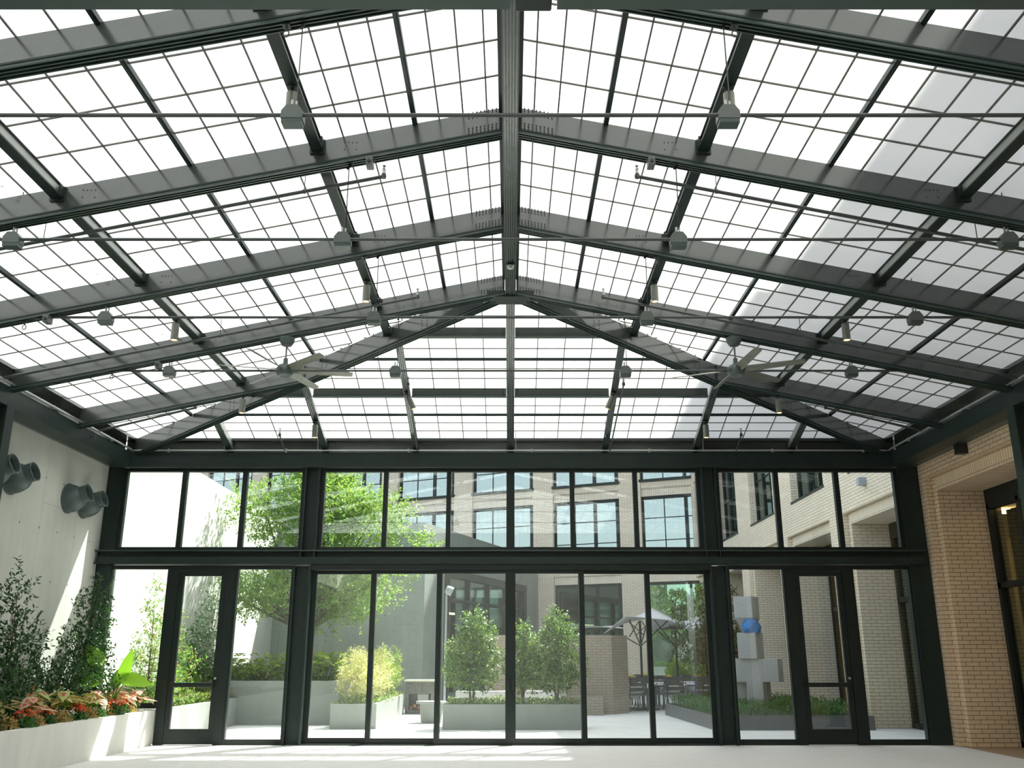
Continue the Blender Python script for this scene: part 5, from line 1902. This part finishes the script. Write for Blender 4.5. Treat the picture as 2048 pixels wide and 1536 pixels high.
tabs = [(3.55, 27.9, 'by the brick pier'), (4.75, 28.8, 'behind the sliding pane post'), (5.75, 29.6, 'in front of the maple'), (4.3, 30.6, 'furthest back by the building')]
pt, pc = dining_table(), chair()
cm = cloth_mesh().build('tablecloth', 'white_cloth', smooth=True)
sd = cm.modifiers.new('thick', 'SOLIDIFY')
sd.thickness = 0.006
nch = 0
WH = ['near side', 'far side', 'pier side', 'bed side']
for i, (x, y, wh) in enumerate(tabs):
    lb = 'square dining table %s in the courtyard' % wh
    if i == 0:
        pt.location, pt['label'] = (x, y, 0), lb
    else:
        copy_thing(pt, lb, (x, y, 0))
    o = cm if i == 0 else cm.copy()
    if i:
        COL.objects.link(o)
    o.location = (x, y, 0)
    tag(o, 'white cloth draped over the table ' + wh, 'tablecloth', 'white tablecloths')
    v = thing('flower_vase', 'yellow flowers in a small vase on the table ' + wh, 'vase', (x, y, 0.742), 'yellow flowers on the tables')
    q = MB().lathe([(0.03, 0), (0.045, 0.05), (0.025, 0.1)], 10).build('vase', 'chair_metal', smooth='auto')
    q.parent = v
    rng = np.random.default_rng(200 + i)
    pts = rng.normal(0, .045, (50, 3)) * np.array([1, 1, .7]) + np.array([0, 0, .15])
    V, F = leaves_mesh(pts, rng.normal(0, 1, (50, 3)), .05, .045, rng)
    child('blossom', np_mesh('blossom', V, F, ['yellow_petal']), v)
    for j, (dx, dy, rz) in enumerate(((0, -0.72, PI), (0, 0.72, 0), (-0.72, 0, PI / 2), (0.72, 0, -PI / 2))):
        lb = 'dark striped patio chair on the %s of the table %s' % (WH[j], wh)
        loc, rz = (x + dx, y + dy, 0), rz + rr.uniform(-.15, .15)
        if nch == 0:
            pc.location, pc['label'], pc.rotation_euler = loc, lb, (0, 0, rz)
        else:
            copy_thing(pc, lb, loc, rz)
        nch += 1

# ------------------------------------------------------------------ brick building across the court
FO = Vector((8.6, 37.65, 0))
fd = Vector((-0.908, 0.418, 0)).normalized()
fnrm = Vector((fd.y, -fd.x, 0))
if fnrm.y > 0:
    fnrm = -fnrm                                 # towards the court


def fbox(b, s0, s1, z0, z1, d0, d1, mi=0):
    """d: depth behind the brick face"""
    a = [FO + fd * s + Vector((0, 0, z)) - fnrm * d0 for s, z in ((s0, z0), (s1, z0), (s1, z1), (s0, z1))]
    c = [p - fnrm * (d1 - d0) for p in a]
    b.hexa(a, c, mi)


bt = thing('brick_building', 'pale brick building with tall gridded windows across the courtyard', 'building', FO)
W0, WP, WW = -0.45, 4.07, 3.1
NB, S_END = 9, 38.0
wall, sold = MB(), MB()
ROWS = [(0.0, 4.48), (5.25, 8.10), (8.75, 11.60), (12.2, 15.0)]
wallz = [(4.83, 5.25), (8.45, 8.75), (11.95, 12.2), (15.0, 21.5)]
for k in range(-1, NB):
    a = W0 + 0.65 + k * WP + WW if k >= 0 else -1.2
    b_ = W0 + 0.65 + (k + 1) * WP
    fbox(wall, a, b_ if k < NB - 1 else S_END, 0, 21.5, 0, 0.5)
for z0, z1 in wallz:
    fbox(wall, -1.2, S_END, z0, z1, 0.04, 0.5)
for k in range(NB):
    s0 = W0 + 0.65 + k * WP
    for (z0, z1) in ROWS[:3]:
        fbox(sold, s0, s0 + WW, z1, z1 + 0.35, 0.10, 0.5)
wall.build('wall', 'court_brick', bt)
sold.build('soldier_course', 'court_soldier', bt)
for k in range(NB):
    s0 = W0 + 0.65 + k * WP
    s1 = s0 + WW
    for r_, (z0, z1) in enumerate(ROWS):
        f = MB()
        for a, b_ in ((s0, s0 + .22), (s1 - .07, s1), (s0 + WW * .36, s0 + WW * .36 + .13 if r_ else s0 + WW * .36 + .08)):
            fbox(f, a, b_, z0, z1, .16, .28)
        fbox(f, s0, s1, z1 - .12, z1, .16, .28)
        fbox(f, s0 - .05, s1 + .05, z0 - .03, z0 + .08, -.03 if r_ else .16, .28)
        if r_:
            fbox(f, s0 + WW * .68, s0 + WW * .68 + .035, z0, z1, .2, .26)
            for q in (1, 2):
                zz = z0 + (z1 - z0) * q / 3
                fbox(f, s0, s1, zz, zz + .035, .2, .26)
        else:
            fbox(f, s0, s1, 2.55, 2.70, .16, .28)
        w_ = f.build('window', 'frame_steel', bt)
        g = MB()
        fbox(g, s0 + .03, s1 - .03, z0 + .02, z1 - .02, .225, .24)
        g.build('pane', 'coated_glass', w_)
        if r_:
            c = MB()
            for j in range(14):
                if (j * 7 + k * 3 + r_) % 5 == 0:
                    continue
                sc = s0 + .12 + j * (WW - .2) / 14
                p = FO + fd * (sc + .1) - fnrm * (.7 + .04 * (j % 2))
                c.tube([p + Vector((0, 0, z0)), p + Vector((0, 0, z1))], .125, 6)
            c.build('curtain', 'pale_curtain' if (k + r_) % 2 else 'teal_curtain', w_, smooth=True)
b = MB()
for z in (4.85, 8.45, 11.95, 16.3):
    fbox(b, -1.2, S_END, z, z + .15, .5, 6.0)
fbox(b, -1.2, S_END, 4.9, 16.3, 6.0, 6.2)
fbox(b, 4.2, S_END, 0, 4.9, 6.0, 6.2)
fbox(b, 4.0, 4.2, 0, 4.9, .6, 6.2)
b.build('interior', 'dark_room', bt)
# added foliage behind the corner glass, imitating trees reflected in it
for i, (s, d) in enumerate(((0.7, 2.4), (2.45, 2.5))):
    p = FO + fd * s - fnrm * d
    shrub('bamboo_clump', ['green bamboo clump behind the ground-floor glass near the maple', 'green bamboo clump behind the ground-floor glass by the umbrellas'][i], 'plant', (p.x, p.y, 0), 4, 'leaf_elm', 0.22, 0.05,
          [(0, 0, 1.2, .65, .5, .8), (0, 0, 2.6, .7, .5, .9), (0.05, 0, 3.6, .65, .5, .6)], 620, 9, 120 + i, 'bamboo behind the glass', stem_r=.03)
ground_cover('bright yellow-green clipped hedge beyond the dining tables', 5.7, 7.45, 34.2, 35.2, 0.0, 'leaf_hedge', 4600, 0.12, 0.06, 1.4, 12, name='hedge')
